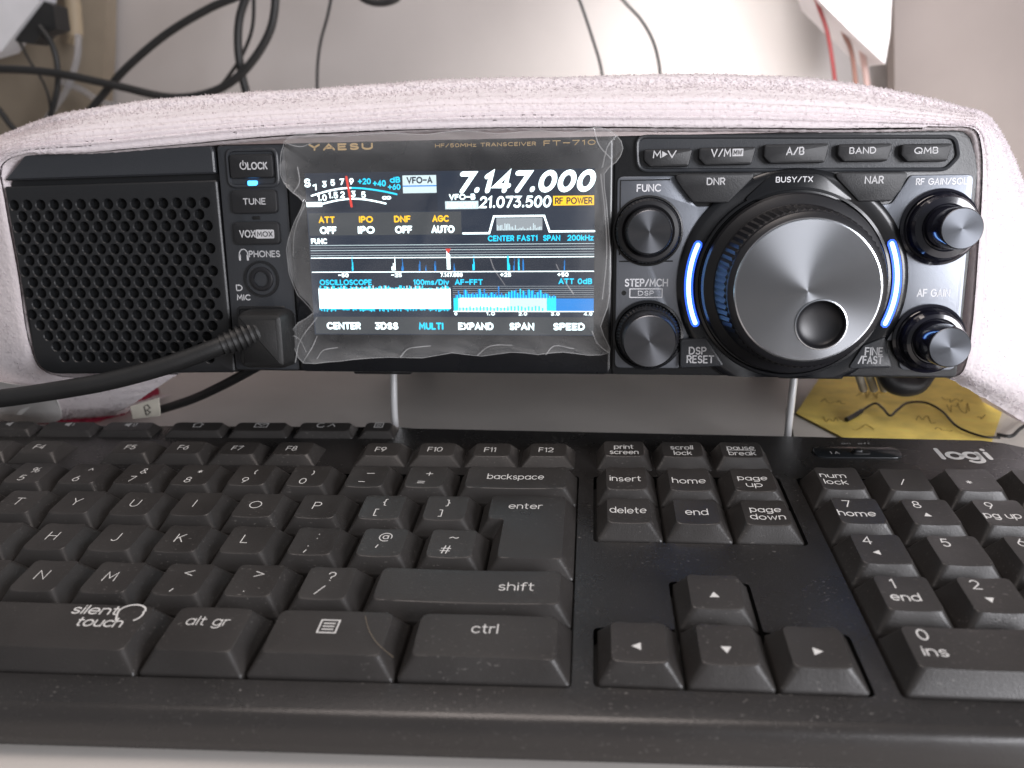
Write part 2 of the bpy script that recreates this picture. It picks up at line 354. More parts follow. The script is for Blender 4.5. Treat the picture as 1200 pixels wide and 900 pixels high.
mb.loft([z3(L0, 0), z3(case_loop(.9, 1.5, .5, 0), -.5), z3(case_loop(1.6, 2.7, 1.0, 0), -1.8), z3(case_loop(2.0, 3.4, 1.2, 0), -4.2),
         z3(case_loop(2.0, 3.7, 1.2, 0), -6.2), z3(case_loop(1.7, 3.3, 1.2, 0), -6.5), z3(case_loop(1.7, 3.4, 1.2, 0), -7.0), z3(case_loop(1.2, 2.8, .6, 0), -9.6), z3(case_loop(-3, -1, -4, 0), -10.6)], LIP, cap1=False)
for w in wells:
    mb.loft([z3(w, 0), z3(inset(w, -.12), -.4), z3(inset(w, -.12), -4.5)], WELL, cap1=True)
mb.build('case', kb)
# rear feet under the case, standing on the table
def kfoot(x):
    m_ = MB(); y = 26
    zt = -10.2; P = KBI @ Vector((x, KB_T.translation.y, 0))
    zb = (KBI @ Vector(((KB_T @ Vector((x, y, 0))).x, (KB_T @ Vector((x, y, 0))).y, 0))).z
    for _ in range(1): m_.loft([[(x + a, y + b, zz) for a, b in rrect(-14, 14, -4, 4, 1)] for zz in (zt, zb + .05)], WELL, cap0=True)
    m_.build('rubber_foot', kb)
kfoot(30); kfoot(380)

KEYN = [0]
def dens(B, T):
    b2, t2 = [], []; n = len(B)
    for i in range(n):
        j = (i + 1) % n; L_ = math.hypot(T[j][0] - T[i][0], T[j][1] - T[i][1]); k = max(1, round(L_ / 2.2))
        for q in range(k):
            f = q / k; b2.append((B[i][0] + (B[j][0] - B[i][0]) * f, B[i][1] + (B[j][1] - B[i][1]) * f)); t2.append((T[i][0] + (T[j][0] - T[i][0]) * f, T[i][1] + (T[j][1] - T[i][1]) * f))
    return b2, t2
def key(name, x0, x1, y0, y1, h=4.8, legend=None, label=None, fi=2.6, bi=3.0, si=3.0, sag=.38, zf=None, outline=None, topo=None):
    mb = MB(); gp = .42
    X0, X1, Y0, Y1 = x0 + gp, x1 - gp, y0 + gp, y1 - gp
    hf = h - .35 if zf is None else zf; hb = h + .35
    tx0, tx1, ty0, ty1 = X0 + si, X1 - si, Y0 + fi, Y1 - bi
    j = random.uniform(-.12, .12)
    cx, hw = (tx0 + tx1) / 2, (tx1 - tx0) / 2
    def zt(x, y):
        k = min(1, abs(x - cx) / hw)
        return hf + j + (hb - hf) * (y - ty0) / (ty1 - ty0) - sag * (1 - k * k)
    nr = 4
    if outline is None:
        B = rrect(X0, X1, Y0, Y1, .9, nr); T = rrect(tx0, tx1, ty0, ty1, 1.8, nr); cxy = ((tx0 + tx1) / 2, (ty0 + ty1) / 2)
    else:
        B = roundpoly(outline, .9, nr); T = roundpoly(topo, 1.6, nr); cxy = None
    B, T = dens(B, T)
    def mix(A, C, k): return [(a[0] + (c[0] - a[0]) * k, a[1] + (c[1] - a[1]) * k) for a, c in zip(A, C)]
    lo = [z3(B, -3.6), z3(B, 0.0), [(x, y, .35) for x, y in mix(B, T, .10)]]
    for k, q in ((.86, .84), (.95, .945)):
        lo.append([(x, y, zt(*t) * q) for (x, y), t in zip(mix(B, T, k), T)])
    lo.append([(x, y, zt(x, y) - .03) for x, y in T])
    Ti = inset(T, .35); lo.append([(x, y, zt(x, y)) for x, y in Ti])
    if cxy:
        for k in (.72, .46, .2):
            lo.append([(cxy[0] + (x - cxy[0]) * k, cxy[1] + (y - cxy[1]) * k, zt(cxy[0] + (x - cxy[0]) * k, cxy[1] + (y - cxy[1]) * k)) for x, y in Ti])
    mb.loft(lo, KEY, cap1=True)
    fn = lambda x, y: (x, y, zt(x, y) + .05)
    if legend: legend(mb, fn, tx0, tx1, ty0, ty1)
    o = mb.build(name, kb, sharp=50)
    if label: o['label'] = label
    return o
def LG(*items):
    # each item: (text, x, y, size[, width])
    def f(mb, fn, *_):
        for it in items:
            if it[0] in ('_up', '_down', '_left', '_right'):
                tri(mb, it[1], it[2], it[3], {'_up': PI / 2, '_down': -PI / 2, '_left': PI, '_right': 0}[it[0]], fn, PRINT)
            elif callable(it[0]): it[0](mb, fn)
            else: strokes(mb, it[0], it[1], it[2], it[3], fn, PRINT, w=(it[5] if len(it) > 5 and it[5] else .34) * .86, width=it[4] if len(it) > 4 else None)
    return f
def row(names, x, r, kind='letter_key'):
    y0, y1 = -r * u, -(r - 1) * u
    for nm in names:
        cx = x + u / 2
        if len(nm) == 1:
            key('letter_key', x, x + u, y0, y1, legend=LG((nm, cx - .9, y0 + 9.7, 3.5)), label='key marked ' + nm)
        else:
            lo, up = nm
            k = 'number_key' if lo.isdigit() else 'symbol_key'
            if r == 1: LGs = LG((lo, cx - 1.2, y0 + 6.3, 3.0), (up, cx + .6, y0 + 11.3, 2.9))
            else: LGs = LG((lo, cx - 1.3, y0 + 6.6, 3.3), (up, cx + .2, y0 + 12.0, 3.3))
            key(k, x, x + u, y0, y1, legend=LGs, label='key marked %s and %s' % (lo, up))
        x += u
def word(name, x0, x1, y0, y1, txt, cx, cy, width, lab=None, size=2.9, **kw):
    return key(name, x0, x1, y0, y1, legend=LG((txt, cx, cy, size, width, .36)), label=lab or 'key marked ' + txt, **kw)
row(['`\u00ac'] + ['1!', '2"', '3\u00a3', '4$', '5%', '6^', '7&', '8*', '9(', '0)', '-_', '=+'], 0, 1)
word('modifier_key', 13 * u, 15 * u, -u, 0, 'backspace', 266.3, -9.6, 17.5)
word('modifier_key', 0, 1.5 * u, -2 * u, -u, 'tab', 9, -28, 5)
row(list('QWERTYUIOP') + ['[{', ']}'], 1.5 * u, 2)
word('modifier_key', 0, 1.75 * u, -3 * u, -2 * u, 'caps lock', 14, -47, 15)
row(list('ASDFGHJKL') + [';:', "'@", '#~'], 1.75 * u, 3)
word('modifier_key', 0, 1.25 * u, -4 * u, -3 * u, 'shift', 11, -66, 8)
row(['\\|'] + list('ZXCVBNM') + [',<', '.>', '/?'], 1.25 * u, 4)
word('modifier_key', 12.25 * u, 15 * u, -4 * u, -3 * u, 'shift', 271.6, -67.1, 8.6)
# tall two-row enter key, L shaped
gp = .42; ex0, ex1, em = 13.5 * u + gp, 15 * u - gp, 13.75 * u + gp
eo = [(em, -3 * u + gp), (ex1, -3 * u + gp), (ex1, -u - gp), (ex0, -u - gp), (ex0, -2 * u + gp), (em, -2 * u + gp)]
et = [(em + 3, -3 * u + gp + 2.6), (ex1 - 3, -3 * u + gp + 2.6), (ex1 - 3, -u - gp - 3), (ex0 + 3, -u - gp - 3), (ex0 + 3, -2 * u + gp + 2.6), (em + 3, -2 * u + gp + 2.6)]
key('modifier_key', 13.5 * u, 15 * u, -3 * u, -u, legend=LG(('enter', 270.9, -28.6, 2.9, 9.6, .36)), label='tall L-shaped key marked enter', sag=0, outline=eo, topo=et)
# bottom row
y0, y1 = -5 * u, -4 * u
bot = dict(fi=2.5, bi=2.6)
word('modifier_key', 0, 26, y0 - 2.9, y1, 'ctrl', 13, -84, 6, **bot)
word('modifier_key', 26, 50, y0 - 2.7, y1, 'start', 38, -84, 8, **bot)
word('modifier_key', 50, 75, y0 - 2.4, y1, 'alt', 62, -84, 5, **bot)
def silent(mb, fn):
    strokes(mb, 'silent', 170.8, -81.6, 2.9, fn, PRINT, w=.44, width=11.6, track=.16)
    strokes(mb, 'touch', 174.2, -85.8, 2.9, fn, PRINT, w=.44, width=11.2, track=.16)
    ribbon(mb, arc(179.8, -81.4, 3.3, 2.5, 200, 10, 14) + arc(180.9, -82.4, 2.2, 2.3, 30, -60, 6), .5, fn, PRINT)
    ribbon(mb, [(176.8, -82.6), (177.6, -84.6)], .5, fn, PRINT)
key('space_bar', 75, 188.1, y0 - 2.1, y1, legend=LG((silent,)), label='space bar marked silent touch with a finger sign', sag=-.25, **bot)
word('modifier_key', 188.1, 213.1, y0 - 1.6, y1, 'alt gr', 200.3, -84.4, 10.2, sag=-.15, **bot)
def menu_icon(mb, fn):
    x, y = 229.6, -84.6; a, b = 2.15, 2.1
    ribbon(mb, [(x - a, y - b), (x + a, y - b), (x + a, y + b), (x - a, y + b), (x - a, y - b)], .4, fn, PRINT)
    for k in (-1.0, 0, 1.0): ribbon(mb, [(x - 1.25, y + k), (x + 1.25, y + k)], .4, fn, PRINT)
key('modifier_key', 213.1, 247.2, y0 - 1.15, y1, legend=LG((menu_icon,)), label='key marked with a menu sign', sag=-.15, **bot)
word('modifier_key', 247.2, 285.9, y0 - .65, y1, 'ctrl', 266.0, -84.3, 5.9, sag=-.15, **bot)
# function row: low keys standing on the plate
for i, (x, w) in enumerate(FX):
    nm = 'esc' if i == 0 else 'F%d' % i
    key('function_key', x, x + w, 5.0, 19.5, h=3.3, fi=2.9, bi=2.2, si=2.9, sag=.1, legend=LG((nm, x + w / 2 - .7, 12.6, 2.6, None, .34)), label='key marked ' + nm)
def two(a, b, x, y, wa, wb, line=False, gap=3.7):
    it = [(a, x, y + gap / 2, 2.5, wa, .36), (b, x, y - gap / 2, 2.5, wb, .36)]
    if line: it.append((lambda mb, fn: ribbon(mb, [(x - 4.6, y + .3), (x + 4.6, y + .3)], .25, fn, PRINT),))
    return LG(*it)
for i, lg in enumerate([('print', 'screen', 6.2, 9.2), ('scroll', 'lock', 7.2, 5.6), ('pause', 'break', 8.6, 8.4)]):
    x = NAVX + i * u
    key('navigation_key', x, x + u, 4.2, 19.2, h=4.2, fi=2.9, bi=1.5, si=2.6, sag=.25, legend=two(lg[0], lg[1], x + u / 2, 11.6, lg[2], lg[3], i == 2, 3.5), label='key marked %s %s' % lg[:2])
x = NAVX
word('navigation_key', x, x + u, -u, 0, 'insert', x + u / 2 - .3, -10.0, 9.4, bi=2.4)
word('navigation_key', x + u, x + 2 * u, -u, 0, 'home', x + 1.5 * u - .2, -10.6, 9.8, bi=2.4)
key('navigation_key', x + 2 * u, x + 3 * u, -u, 0, bi=2.4, legend=two('page', 'up', x + 2.5 * u - .1, -10.6, 8.6, 4.6), label='key marked page up')
word('navigation_key', x, x + u, -2 * u, -u, 'delete', x + u / 2 - .2, -29.0, 10.2)
word('navigation_key', x + u, x + 2 * u, -2 * u, -u, 'end', x + 1.5 * u, -29.3, 6.2)
key('navigation_key', x + 2 * u, x + 3 * u, -2 * u, -u, legend=two('page', 'down', x + 2.5 * u + .2, -29.4, 8.4, 9.4), label='key marked page down')
for nm, c, r in (('_up', 1, 4), ('_left', 0, 5), ('_down', 1, 5), ('_right', 2, 5)):
    key('arrow_key', x + c * u, x + (c + 1) * u, -r * u, -(r - 1) * u, legend=LG((nm, x + (c + .5) * u - .3, -(r - .42) * u, 1.35)), label='arrow key pointing ' + nm.strip('_'))
x = NPX
def np(c, r, leg, lab, w=1, hgt=1): key('numpad_key', x + c * u, x + (c + w) * u, -(r + hgt - 1) * u, -(r - 1) * u, h=5.6, legend=leg, label='number pad key marked ' + lab)
cxn = lambda c: x + (c + .5) * u - 1.6
np(0, 1, two('num', 'lock', cxn(0), -10.2, 7.4, 6.6), 'num lock')
np(1, 1, LG(('/', cxn(1) + .3, -11, 3)), 'with a slash'); np(2, 1, LG(('*', cxn(2), -11, 3)), 'with a star'); np(3, 1, LG(('-', cxn(3), -11, 3)), 'with a minus')
for c, r, d, t, w in ((0, 2, '7', 'home', 9.8), (2, 2, '9', 'pg up', 9.4), (0, 4, '1', 'end', 6.6), (2, 4, '3', 'pg dn', 9.4)):
    np(c, r, LG((d, cxn(c) - .6, -(r - 1) * u - 6.2, 3.1, None, .38), (t, cxn(c) + .7, -(r - 1) * u - 11.4, 2.6, w, .40)), d + ' and ' + t)
for c, r, d, t in ((1, 2, '8', '_up'), (0, 3, '4', '_left'), (2, 3, '6', '_right'), (1, 4, '2', '_down')):
    np(c, r, LG((d, cxn(c) - .8, -(r - 1) * u - 6.0, 3.1, None, .38), (t, cxn(c) + .4, -(r - 1) * u - 11.2, 1.2)), d + ' and an arrow')
np(1, 3, LG(('5', cxn(1) - .4, -2 * u - 6.4, 3.1, None, .42)), '5')
np(0, 5, LG(('0', x + 7.4, -4 * u - 6.0, 3.1, None, .42), ('ins', x + 8.2, -4 * u - 11.4, 2.6, 5, .40)), '0 and ins', w=2)
np(2, 5, LG(('.', cxn(2), -4 * u - 6, 3)), 'with a point'); np(3, 2, LG(('+', cxn(3), -2 * u, 3)), 'with a plus', hgt=2)
np(3, 4, LG(('enter', cxn(3), -4 * u, 2.6, 9)), 'enter', hgt=2)
# media keys along the back edge
def icon(k, cx, cy):
    def f(mb, fn):
        if k in (0, 1, 2):
            mb.add([fn(cx - 2 + a, cy + b) for a, b in ((0, -.7), (1, -.7), (2.2, -1.6), (2.2, 1.6), (1, .7), (0, .7))], [[0, 1, 2, 3, 4, 5]], PRINTD, False)
            for q in range(k): ribbon(mb, arc(cx + .3, cy, 1.2 + q, 1.2 + q, -40, 40, 5), .35, fn, PRINTD)
        elif k == 3: ribbon(mb, [(cx - 2, cy), (cx, cy + 1.8), (cx + 2, cy), (cx + 1.4, cy), (cx + 1.4, cy - 1.6), (cx - 1.4, cy - 1.6), (cx - 1.4, cy), (cx - 2, cy)], .4, fn, PRINTD)
        elif k == 4: ribbon(mb, [(cx - 2.4, cy + 1.3), (cx, cy - .3), (cx + 2.4, cy + 1.3), (cx + 2.4, cy - 1.5), (cx - 2.4, cy - 1.5), (cx - 2.4, cy + 1.3), (cx + 2.4, cy + 1.3)], .4, fn, PRINTD)
        elif k == 5:
            ribbon(mb, arc(cx - 1.8, cy, 1.5, 1.5, 60, 330, 10), .45, fn, PRINTD); ribbon(mb, [(cx + 1, cy - 1), (cx + 2.4, cy + 1), (cx + 3.6, cy - 1)], .4, fn, PRINTD)
        else:
            ribbon(mb, [(cx - 1.5, cy - 1.6), (cx + 1.5, cy - 1.6), (cx + 1.5, cy + 1.6), (cx - 1.5, cy + 1.6), (cx - 1.5, cy - 1.6)], .4, fn, PRINTD)
            for q in (-.8, 0, .8): ribbon(mb, [(cx - .8, cy + q), (cx + .8, cy + q)], .35, fn, PRINTD)
    return f
for k, (a, b) in enumerate([(52, 76), (77.5, 101.5), (103, 126.5), (132, 156), (157.5, 182.5), (184, 208.5)][:0] + [(55.5, 78), (79.2, 102.6), (103.8, 126.5), (130.5, 154), (155.2, 178.8), (180, 203.5), (204.7, 219)]):
    key('media_key', a, b, 27.2, 37.2, h=2.6, fi=1.6, bi=1.6, si=1.8, sag=.05, legend=LG((icon(k, (a + b) / 2, 33.4),)), label='flat media key on the back edge')
# indicator window, sliding switch and maker's lettering
mb = MB(); wx0, wx1, wy0, wy1 = 363.5, 391.5, 14.6, 22.6
pad(mb, rrect(wx0, wx1, wy0, wy1, 3.6, 6), -.3, .5, mat('smoked_window', (.014, .016, .018), .24, coat=.2), .4, 'k')
win = mb.build('indicator_window', kb)
mb = MB(); pad(mb, rrect(375.5, 381.5, 16.4, 19.4, 1.4, 4), .5, .9, WELL, .2, 'k'); pad(mb, rrect(376.2, 379, 16.8, 19, .8, 4), .9, 1.8, BODY, .3, 'k'); mb.build('slide_switch', win)
fz = lambda x, y: (x, y, .06)
mb = MB(); letter(mb, 'on', (374.5, 377.5, 25.4, 26.6), fz, PRINTD, .01); letter(mb, 'off', (380, 384, 25.4, 26.6), fz, PRINTD, .01)
letter(mb, '1', (368.6, 369.2, 16.8, 18.6), lambda x, y: (x, y, .56), PRINTD, .02); letter(mb, 'A', (370, 371.6, 16.8, 18.6), lambda x, y: (x, y, .56), PRINTD, .02)
mb.build('switch_lettering', kb)
mb = MB()
lx, ly = 403.4, 14.8
G['G'] = G['G']
def sl(P, w=1.5): ribbon(mb, [(lx + a * .86, ly + b * .86) for a, b in P], w, fz, PRINT)
sl([(.4, 8.4), (.4, .2)]); sl(arc(5.3, 2.8, 2.5, 2.6, 0, 360, 22)); sl(arc(11.5, 2.8, 2.5, 2.6, 0, 360, 22)); sl([(14.2, 5.4), (14.2, -.6)] + arc(11.7, -.6, 2.5, 2.2, 0, -150, 10)[1:]); sl([(17.3, 5.4), (17.3, .2)]); sl([(17.3, 8.1), (17.3, 7.7)])
mb.build('maker_lettering', kb)
# hair and lint lying on the keys
def lint(name, P, r, m, lab, cat):
    m_ = MB(); tube(m_, P, r, m, seg=5); o = m_.build(name); tag(o, lab, cat); return o
HAIR = mat('hair', (.30, .24, .17), .5)
hp = [(428, 722), (432, 738), (440, 752), (450, 762), (461, 771)]
hw = []
for q, (a, b) in enumerate(hp):
    x_, y_ = deck(a, b, 5.15 if q else 5.3); hw.append(KB_T @ Vector((x_, y_, 5.35)))
lint('hair', hw, .05, HAIR, 'single pale curved hair lying on the menu key', 'hair')

# ================================================================== RADIO
rd = empty('radio_transceiver', RAD_W, 'black amateur radio transceiver with lit colour screen, big tuning dial and grille speaker', 'radio')
x0r, x1r, zb_, zt_ = -30.4, 209.4, -13.2, 63.0
DEP = 236
def boxd(mb, x0, x1, z0, z1, d0, d1, m, r=2, bev=1.2):       # block standing in depth, front face at d1
    o = rrect(x0, x1, z0, z1, r)
    mb.loft([fr(inset(o, bev), d0), fr(o, d0 + bev), fr(o, d1 - bev), fr(inset(o, bev * .3), d1 - bev * .3), fr(inset(o, bev), d1)], m, cap0=True)
mb = MB(); boxd(mb, x0r + .4, x1r, zb_, zt_, -DEP, -.6, BODY)
for sx in (20, 166):
    # front mounts of the wire stand
    boxd(mb, sx - 10, sx + 11, zb_ - 2.3, zb_ + 1, -46, -8, BODY, .8, .6)
mb.build('body', rd)
def world_rz(x, d): return (RADI @ Vector(((RAD_W @ Vector((x, -d, 0))).x, (RAD_W @ Vector((x, -d, 0))).y, 0.0))).z
for sx in (-10, 190):
    mb = MB(); d = -205; zz = world_rz(sx, d)
    mb.loft([[(sx + a, -d + b, q) for a, b in circ(0, 0, 8, 24)] for q in (zb_ + .5, zz + .05)], WELL, cap0=True); mb.build('rubber_foot', rd)
# wire stand
mb = MB()
def rl(P): return tuple(RADI @ Vector(P))
tl, tr = at_y(461, 438, 50), at_y(931, 439, 50)
bl, br = at_y(465, 500, 52), at_y(922, 507, 52); bl.z = br.z = 1.5
P = [tl + (tl - bl) * .15, tl, tl.lerp(bl, .5) + Vector((-.8, 0, 0)), bl.lerp(tl, .12), bl + Vector((1.2, 0, 0)), bl + Vector((5, 0, 0)), bl.lerp(br, .3), bl.lerp(br, .7), br + Vector((-5, 0, 0)), br + Vector((-1.2, 0, 0)), br.lerp(tr, .12), tr.lerp(br, .5), tr, tr + (tr - br) * .15]
tube(mb, [rl(p) for p in P], 1.4, CHROME, n=8, seg=12)
mb.build('wire_stand', rd)

# speaker on the left
sp_o = roundpoly([(-107.0, 50.6), (-104.6, -15.0), (-29.9, -13.6), (-30.5, 51.6)], [.8, 9, 1.2, .8], 6)
sp_full = roundpoly([(-107.4, 52), (-96.5, 62.2), (-30.6, 63.2), (-30.0, -14.2), (-104.8, -15.2)], [2, 3, 1, 1, 9], 6)
mb = MB()
mb.loft([fr(sp_full, -120), fr(sp_full, -4), fr(inset(sp_full, .6), -3)], BODY, cap0=True)
spk = mb.build('speaker', rd)
mb = MB(); tp = roundpoly([(-107.0, 52.6), (-97.2, 61.6), (-31.8, 62.6), (-30.9, 60.8), (-30.9, 53.8)], [.5, 1, .8, .8, .5], 3)
mb.loft([fr(tp, -4), fr(tp, -.2), fr(inset(tp, .5), .25)], GREYP)
mb.build('top_strip', spk)
mb = MB(); holes = []; rows = 15
for r in range(rows):
    z = 44.3 - r * 3.78
    for c in range(17):
        x = -104.3 + c * 4.93 + (2.46 if r % 2 else 0) + r * .22 * .5
        if x > -34.0 or z < -11.2: continue
        if x < -101.8 + max(0, (-2 - z)) * .9 and z < 2 and x < -97: continue
        holes.append((x, z))
bevs = []
inner = inset(sp_o, .7)
plate_with_holes(mb, inner, [circ(x, z, 1.98, 12) for x, z in holes], GRILLE, lambda x, z: (x, -.5, z))
mb.loft([fr(sp_o, -4), fr(sp_o, .0), fr(inset(sp_o, .35), .35), fr(inner, .5)], GRILLE, cap1=False)
for x, z in holes:
    mb.loft([fr(circ(x, z, 1.98, 12), .5), fr(circ(x, z, 1.75, 12), .15), fr(circ(x, z, 1.7, 12), -2.6)], GRILLE, cap1=False)
mb.add(fr(sp_o, -2.4), [list(range(len(sp_o)))], DARK, False)
mb.build('grille', spk, sharp=30)

# left control column
mb = MB(); boxd(mb, -29.7, -6.5, -12.6, 62.6, -2, 0, GREYP, 1.2, .5); mb.build('control_column', rd)
def button(name, outline, d0, d1, texts=(), bev=.5, m=BTN, lab=None, extra=None):
    mb = MB(); pad(mb, outline, d0, d1, m, bev)
    for t in texts:
        s, rect = t[0], t[1]; letter(mb, s, rect, lambda x, z: (x, -d1 - .05, z), t[2] if len(t) > 2 else TXT, t[3] if len(t) > 3 else .02)
    if extra: extra(mb, lambda x, z: (x, -d1 - .05, z))
    o = mb.build(name, rd)
    if lab: o['label'] = lab
    return o
mb = MB(); o_ = rrect(-26.6, -8.6, 48.9, 61.7, 3)
mb.loft([fr(o_, 0), fr(o_, .7), fr(inset(o_, .4), 1.0), fr(inset(o_, 1.0), .9), fr(inset(o_, 1.3), .15)], GREYP, cap1=True); mb.build('power_frame', rd)
def power_icon(mb, fn):
    cx, cz = face(285, 194, 1.8)
    ribbon(mb, arc(cx, cz, 1.05, 1.15, 130, 410, 14), .35, fn, TXT); ribbon(mb, [(cx, cz + 1.5), (cx, cz + .1)], .35, fn, TXT)
button('push_button', rrect(-25.0, -10.1, 52.0, 59.6, 1.2), .1, 1.8, [('LOCK', prect((290, 199), (313, 189.5), 1.8), TXT, .03)], lab='power and lock button', extra=power_icon)
mb = MB(); boxd(mb, -19.6, -16.4, 49.6, 51.2, 0, 1.1, mat('led_blue', (.1, .3, .9), .3, emit=(.05, .38, 1.0), es=3), .5, .2); mb.build('indicator_lamp', rd, )['label'] = 'lit blue power lamp'
button('push_button', rrect(-25.5, -9.7, 40.6, 48.3, 1.7), 0, 1.6, [('TUNE', prect((285, 240), (311, 232), 1.6))], lab='tune button')
mb = MB(); boxd(mb, -19.0, -16.5, 38.6, 39.7, 0, .4, DARK, .3, .1); mb.build('indicator_lamp', rd)['label'] = 'unlit tune lamp'
def mox(mb, fn):
    r = prect((300, 279.5), (321, 269), 1.6); q = rrect(*r, .5, 3); mb.add([fn(*p) for p in q], [list(range(len(q)))], TXT, False)
    letter(mb, 'MOX', (r[0] + .5, r[1] - .5, r[2] + .55, r[3] - .55), lambda x, z: (x, -1.70, z), BTN, .03)
button('push_button', rrect(-25.6, -9.6, 30.4, 37.9, 1.7), 0, 1.6, [('VOX', prect((281, 278.5), (299, 269.5), 1.6))], lab='vox and mox button', extra=mox)
mb = MB(); ff = lambda x, z: (x, -.06, z)
letter(mb, 'PHONES', prect((292, 301.5), (328, 293.5)), ff, TXT, .02)
mb.build('column_lettering', rd); mb = MB(); letter(mb, 'D', prect((277, 341), (284, 333.5)), ff, TXT, .02); letter(mb, 'MIC', prect((278, 352), (293.5, 345)), ff, TXT, .03)
mb.build('column_lettering', rd); mb = MB(); hx, hz = face(285.5, 298); ribbon(mb, arc(hx, hz - .2, 1.5, 1.9, -10, 190, 14), .35, ff, TXT)
for s in (-1, 1): ribbon(mb, [(hx + s * 1.4, hz - .3), (hx + s * 1.4, hz - 1.8)], .7, ff, TXT)
mb.build('headphone_sign', rd)
mb = MB(); lathe(mb, -17.6, 18.8, [(6.2, 0), (6.1, .5), (5.5, .55), (5.2, -.6)], BODY, 48, cap=False)
lathe(mb, -17.6, 18.8, [(5.2, -.6), (4.2, -.5), (4.0, .6), (3.4, .9), (2.7, .8), (2.5, -.5), (2.3, -5)], KNOB, 48); mb.build('headphone_jack', rd)
mb = MB(); o_ = rrect(-27.4, -9.4, -11.4, 9.6, 2)
mb.loft([fr(o_, 0), fr(inset(o_, .3), .5), fr(inset(o_, .9), .5), fr(inset(o_, 1.2), .06)], BODY, cap1=True); mb.build('microphone_socket', rd)

# display
mb = MB(); boxd(mb, -5.6, 100.2, -12.8, 62.8, -3, 1.6, GLOSS, 2.2, .8)
YC = face
fb = lambda x, z: (x, -1.66, z)
letter(mb, 'YAESU', prect((357, 177), (442, 167.0), 1.6), fb, GOLD, .10)
letter(mb, 'HF/50MHz TRANSCEIVER', prect((510, 173), (628, 166), 1.6), fb, GOLD, .02)
letter(mb, 'FT-710', prect((637, 171), (698, 163.5), 1.6), fb, GOLD, .02)
bez = mb.build('display_bezel', rd)
def em(n, c, s): return mat('screen_' + n, (0, 0, 0), .3, emit=lin(*c), es=s, spec=.3)
E_BG = em('background', (34, 44, 60), 1.0); E_PN = em('panel', (70, 74, 78), .9); E_W = em('white', (230, 250, 255), 2.2); E_C = em('cyan', (25, 190, 235), 1.6)
E_B = em('blue', (15, 120, 200), 1.3); E_Y = em('yellow', (250, 190, 30), 1.4); E_R = em('red', (225, 70, 60), 1.0); E_G = em('grey', (150, 158, 165), 1.0); E_DK = em('dark', (30, 38, 52), 1.0); E_P = em('pale', (205, 225, 232), 1.1)
mb = MB()
def Z2(a, b, d=1.7): return face(330 + a / 3, 140 + b / 3, d)
# layout of the picture on the panel, measured on its own 1000 x 575 grid
CX0, CX1, CZ0, CZ1 = .4, 94.6, .2, 53.2
def P2(a, b): return CX0 + (a - 100) / 990 * (CX1 - CX0), CZ1 - (b - 185) / 570 * (CZ1 - CZ0)
lay = [0]
def scr(d): return lambda x, z: (x, -1.70 - d * .03, z)
def R(a0, b0, a1, b1, m, d=1):
    (x0, z0), (x1, z1) = P2(a0, b0), P2(a1, b1)
    mb.add([scr(d)(x, z) for x, z in ((x0, z0), (x1, z0), (x1, z1), (x0, z1))], [[0, 1, 2, 3]], m, False)
def T(s, a0, b0, a1, b1, m, bold=.03, shear=0, d=3):
    (x0, z0), (x1, z1) = P2(a0, b1), P2(a1, b0); letter(mb, s, (x0, x1, z0, z1), scr(d), m, bold + .025, shear)
def LN(pts, w, m, d=2): ribbon(mb, [P2(*p) for p in pts], w, scr(d), m)
R(100, 185, 1090, 755, E_BG, 0)
R(100, 185, 560, 318, E_DK, 1); R(104, 322, 640, 400, E_PN, 1); R(104, 690, 1090, 752, E_PN, 1)
# S meter
T('S', 96, 203, 120, 233, E_W, .05)
for s, a, b in (('1', 126, 222), ('3', 160, 212), ('5', 190, 207), ('7', 222, 205), ('9', 256, 204)): T(s, a, b, a + 16, b + 22, E_W, .05)
T('+20', 286, 205, 332, 226, E_C, .03); T('+40', 338, 212, 384, 234, E_C, .03); T('+60', 390, 226, 434, 246, E_C, .03); T('dB', 398, 202, 434, 222, E_C, .03)
LN([(120 + k * 140 / 10, 262 - 25 * math.sin(PI * .5 * k / 10)) for k in range(11)], .55, E_W)
LN([(260 + k * 16, 237 + 24 * (k / 10) ** 1.7) for k in range(11)], .55, E_C)
for s, a, b in (('1.0', 140, 258), ('1.5', 180, 250), ('2', 222, 248), ('3', 260, 247), ('5', 296, 250)): T(s, a, b, a + (34 if '.' in s else 16), b + 22, E_W, .04)
T('\u221e', 368, 262, 400, 280, E_W, .04); LN([(150 + k * 23, 292 - 18 * math.sin(PI * k / 10)) for k in range(11)], .55, E_W); R(100, 284, 156, 300, E_W, 2)
LN([(247, 200), (260, 300)], .8, E_R, 4)
R(442, 198, 558, 258, E_P, 2); T('VFO-A', 456, 203, 545, 226, E_BG, .04); R(442, 232, 558, 236, E_B, 3)
T('7.147.000', 632, 188, 1092, 262, E_W, .05, .28)
T('VFO-B', 600, 263, 690, 283, E_W, .05); R(586, 287, 700, 314, E_P, 2); T('MEMORY', 592, 292, 694, 310, E_W, .04)
T('21.073.500', 704, 272, 946, 312, E_W, .015, .1)
R(952, 274, 1088, 306, E_Y, 2); T('RF POWER', 958, 279, 1083, 302, E_DK, .02)
for s, t, a in (('ATT', 'OFF', 140), ('IPO', 'IPO', 275), ('DNF', 'OFF', 407), ('AGC', 'AUTO', 540)):
    T(s, a + (8 if s == 'IPO' else 0), 334, a + 58, 357, E_Y, .04); T(t, a - (4 if t == 'AUTO' else -2), 369, a + (76 if t == 'AUTO' else 62), 395, E_W, .06)
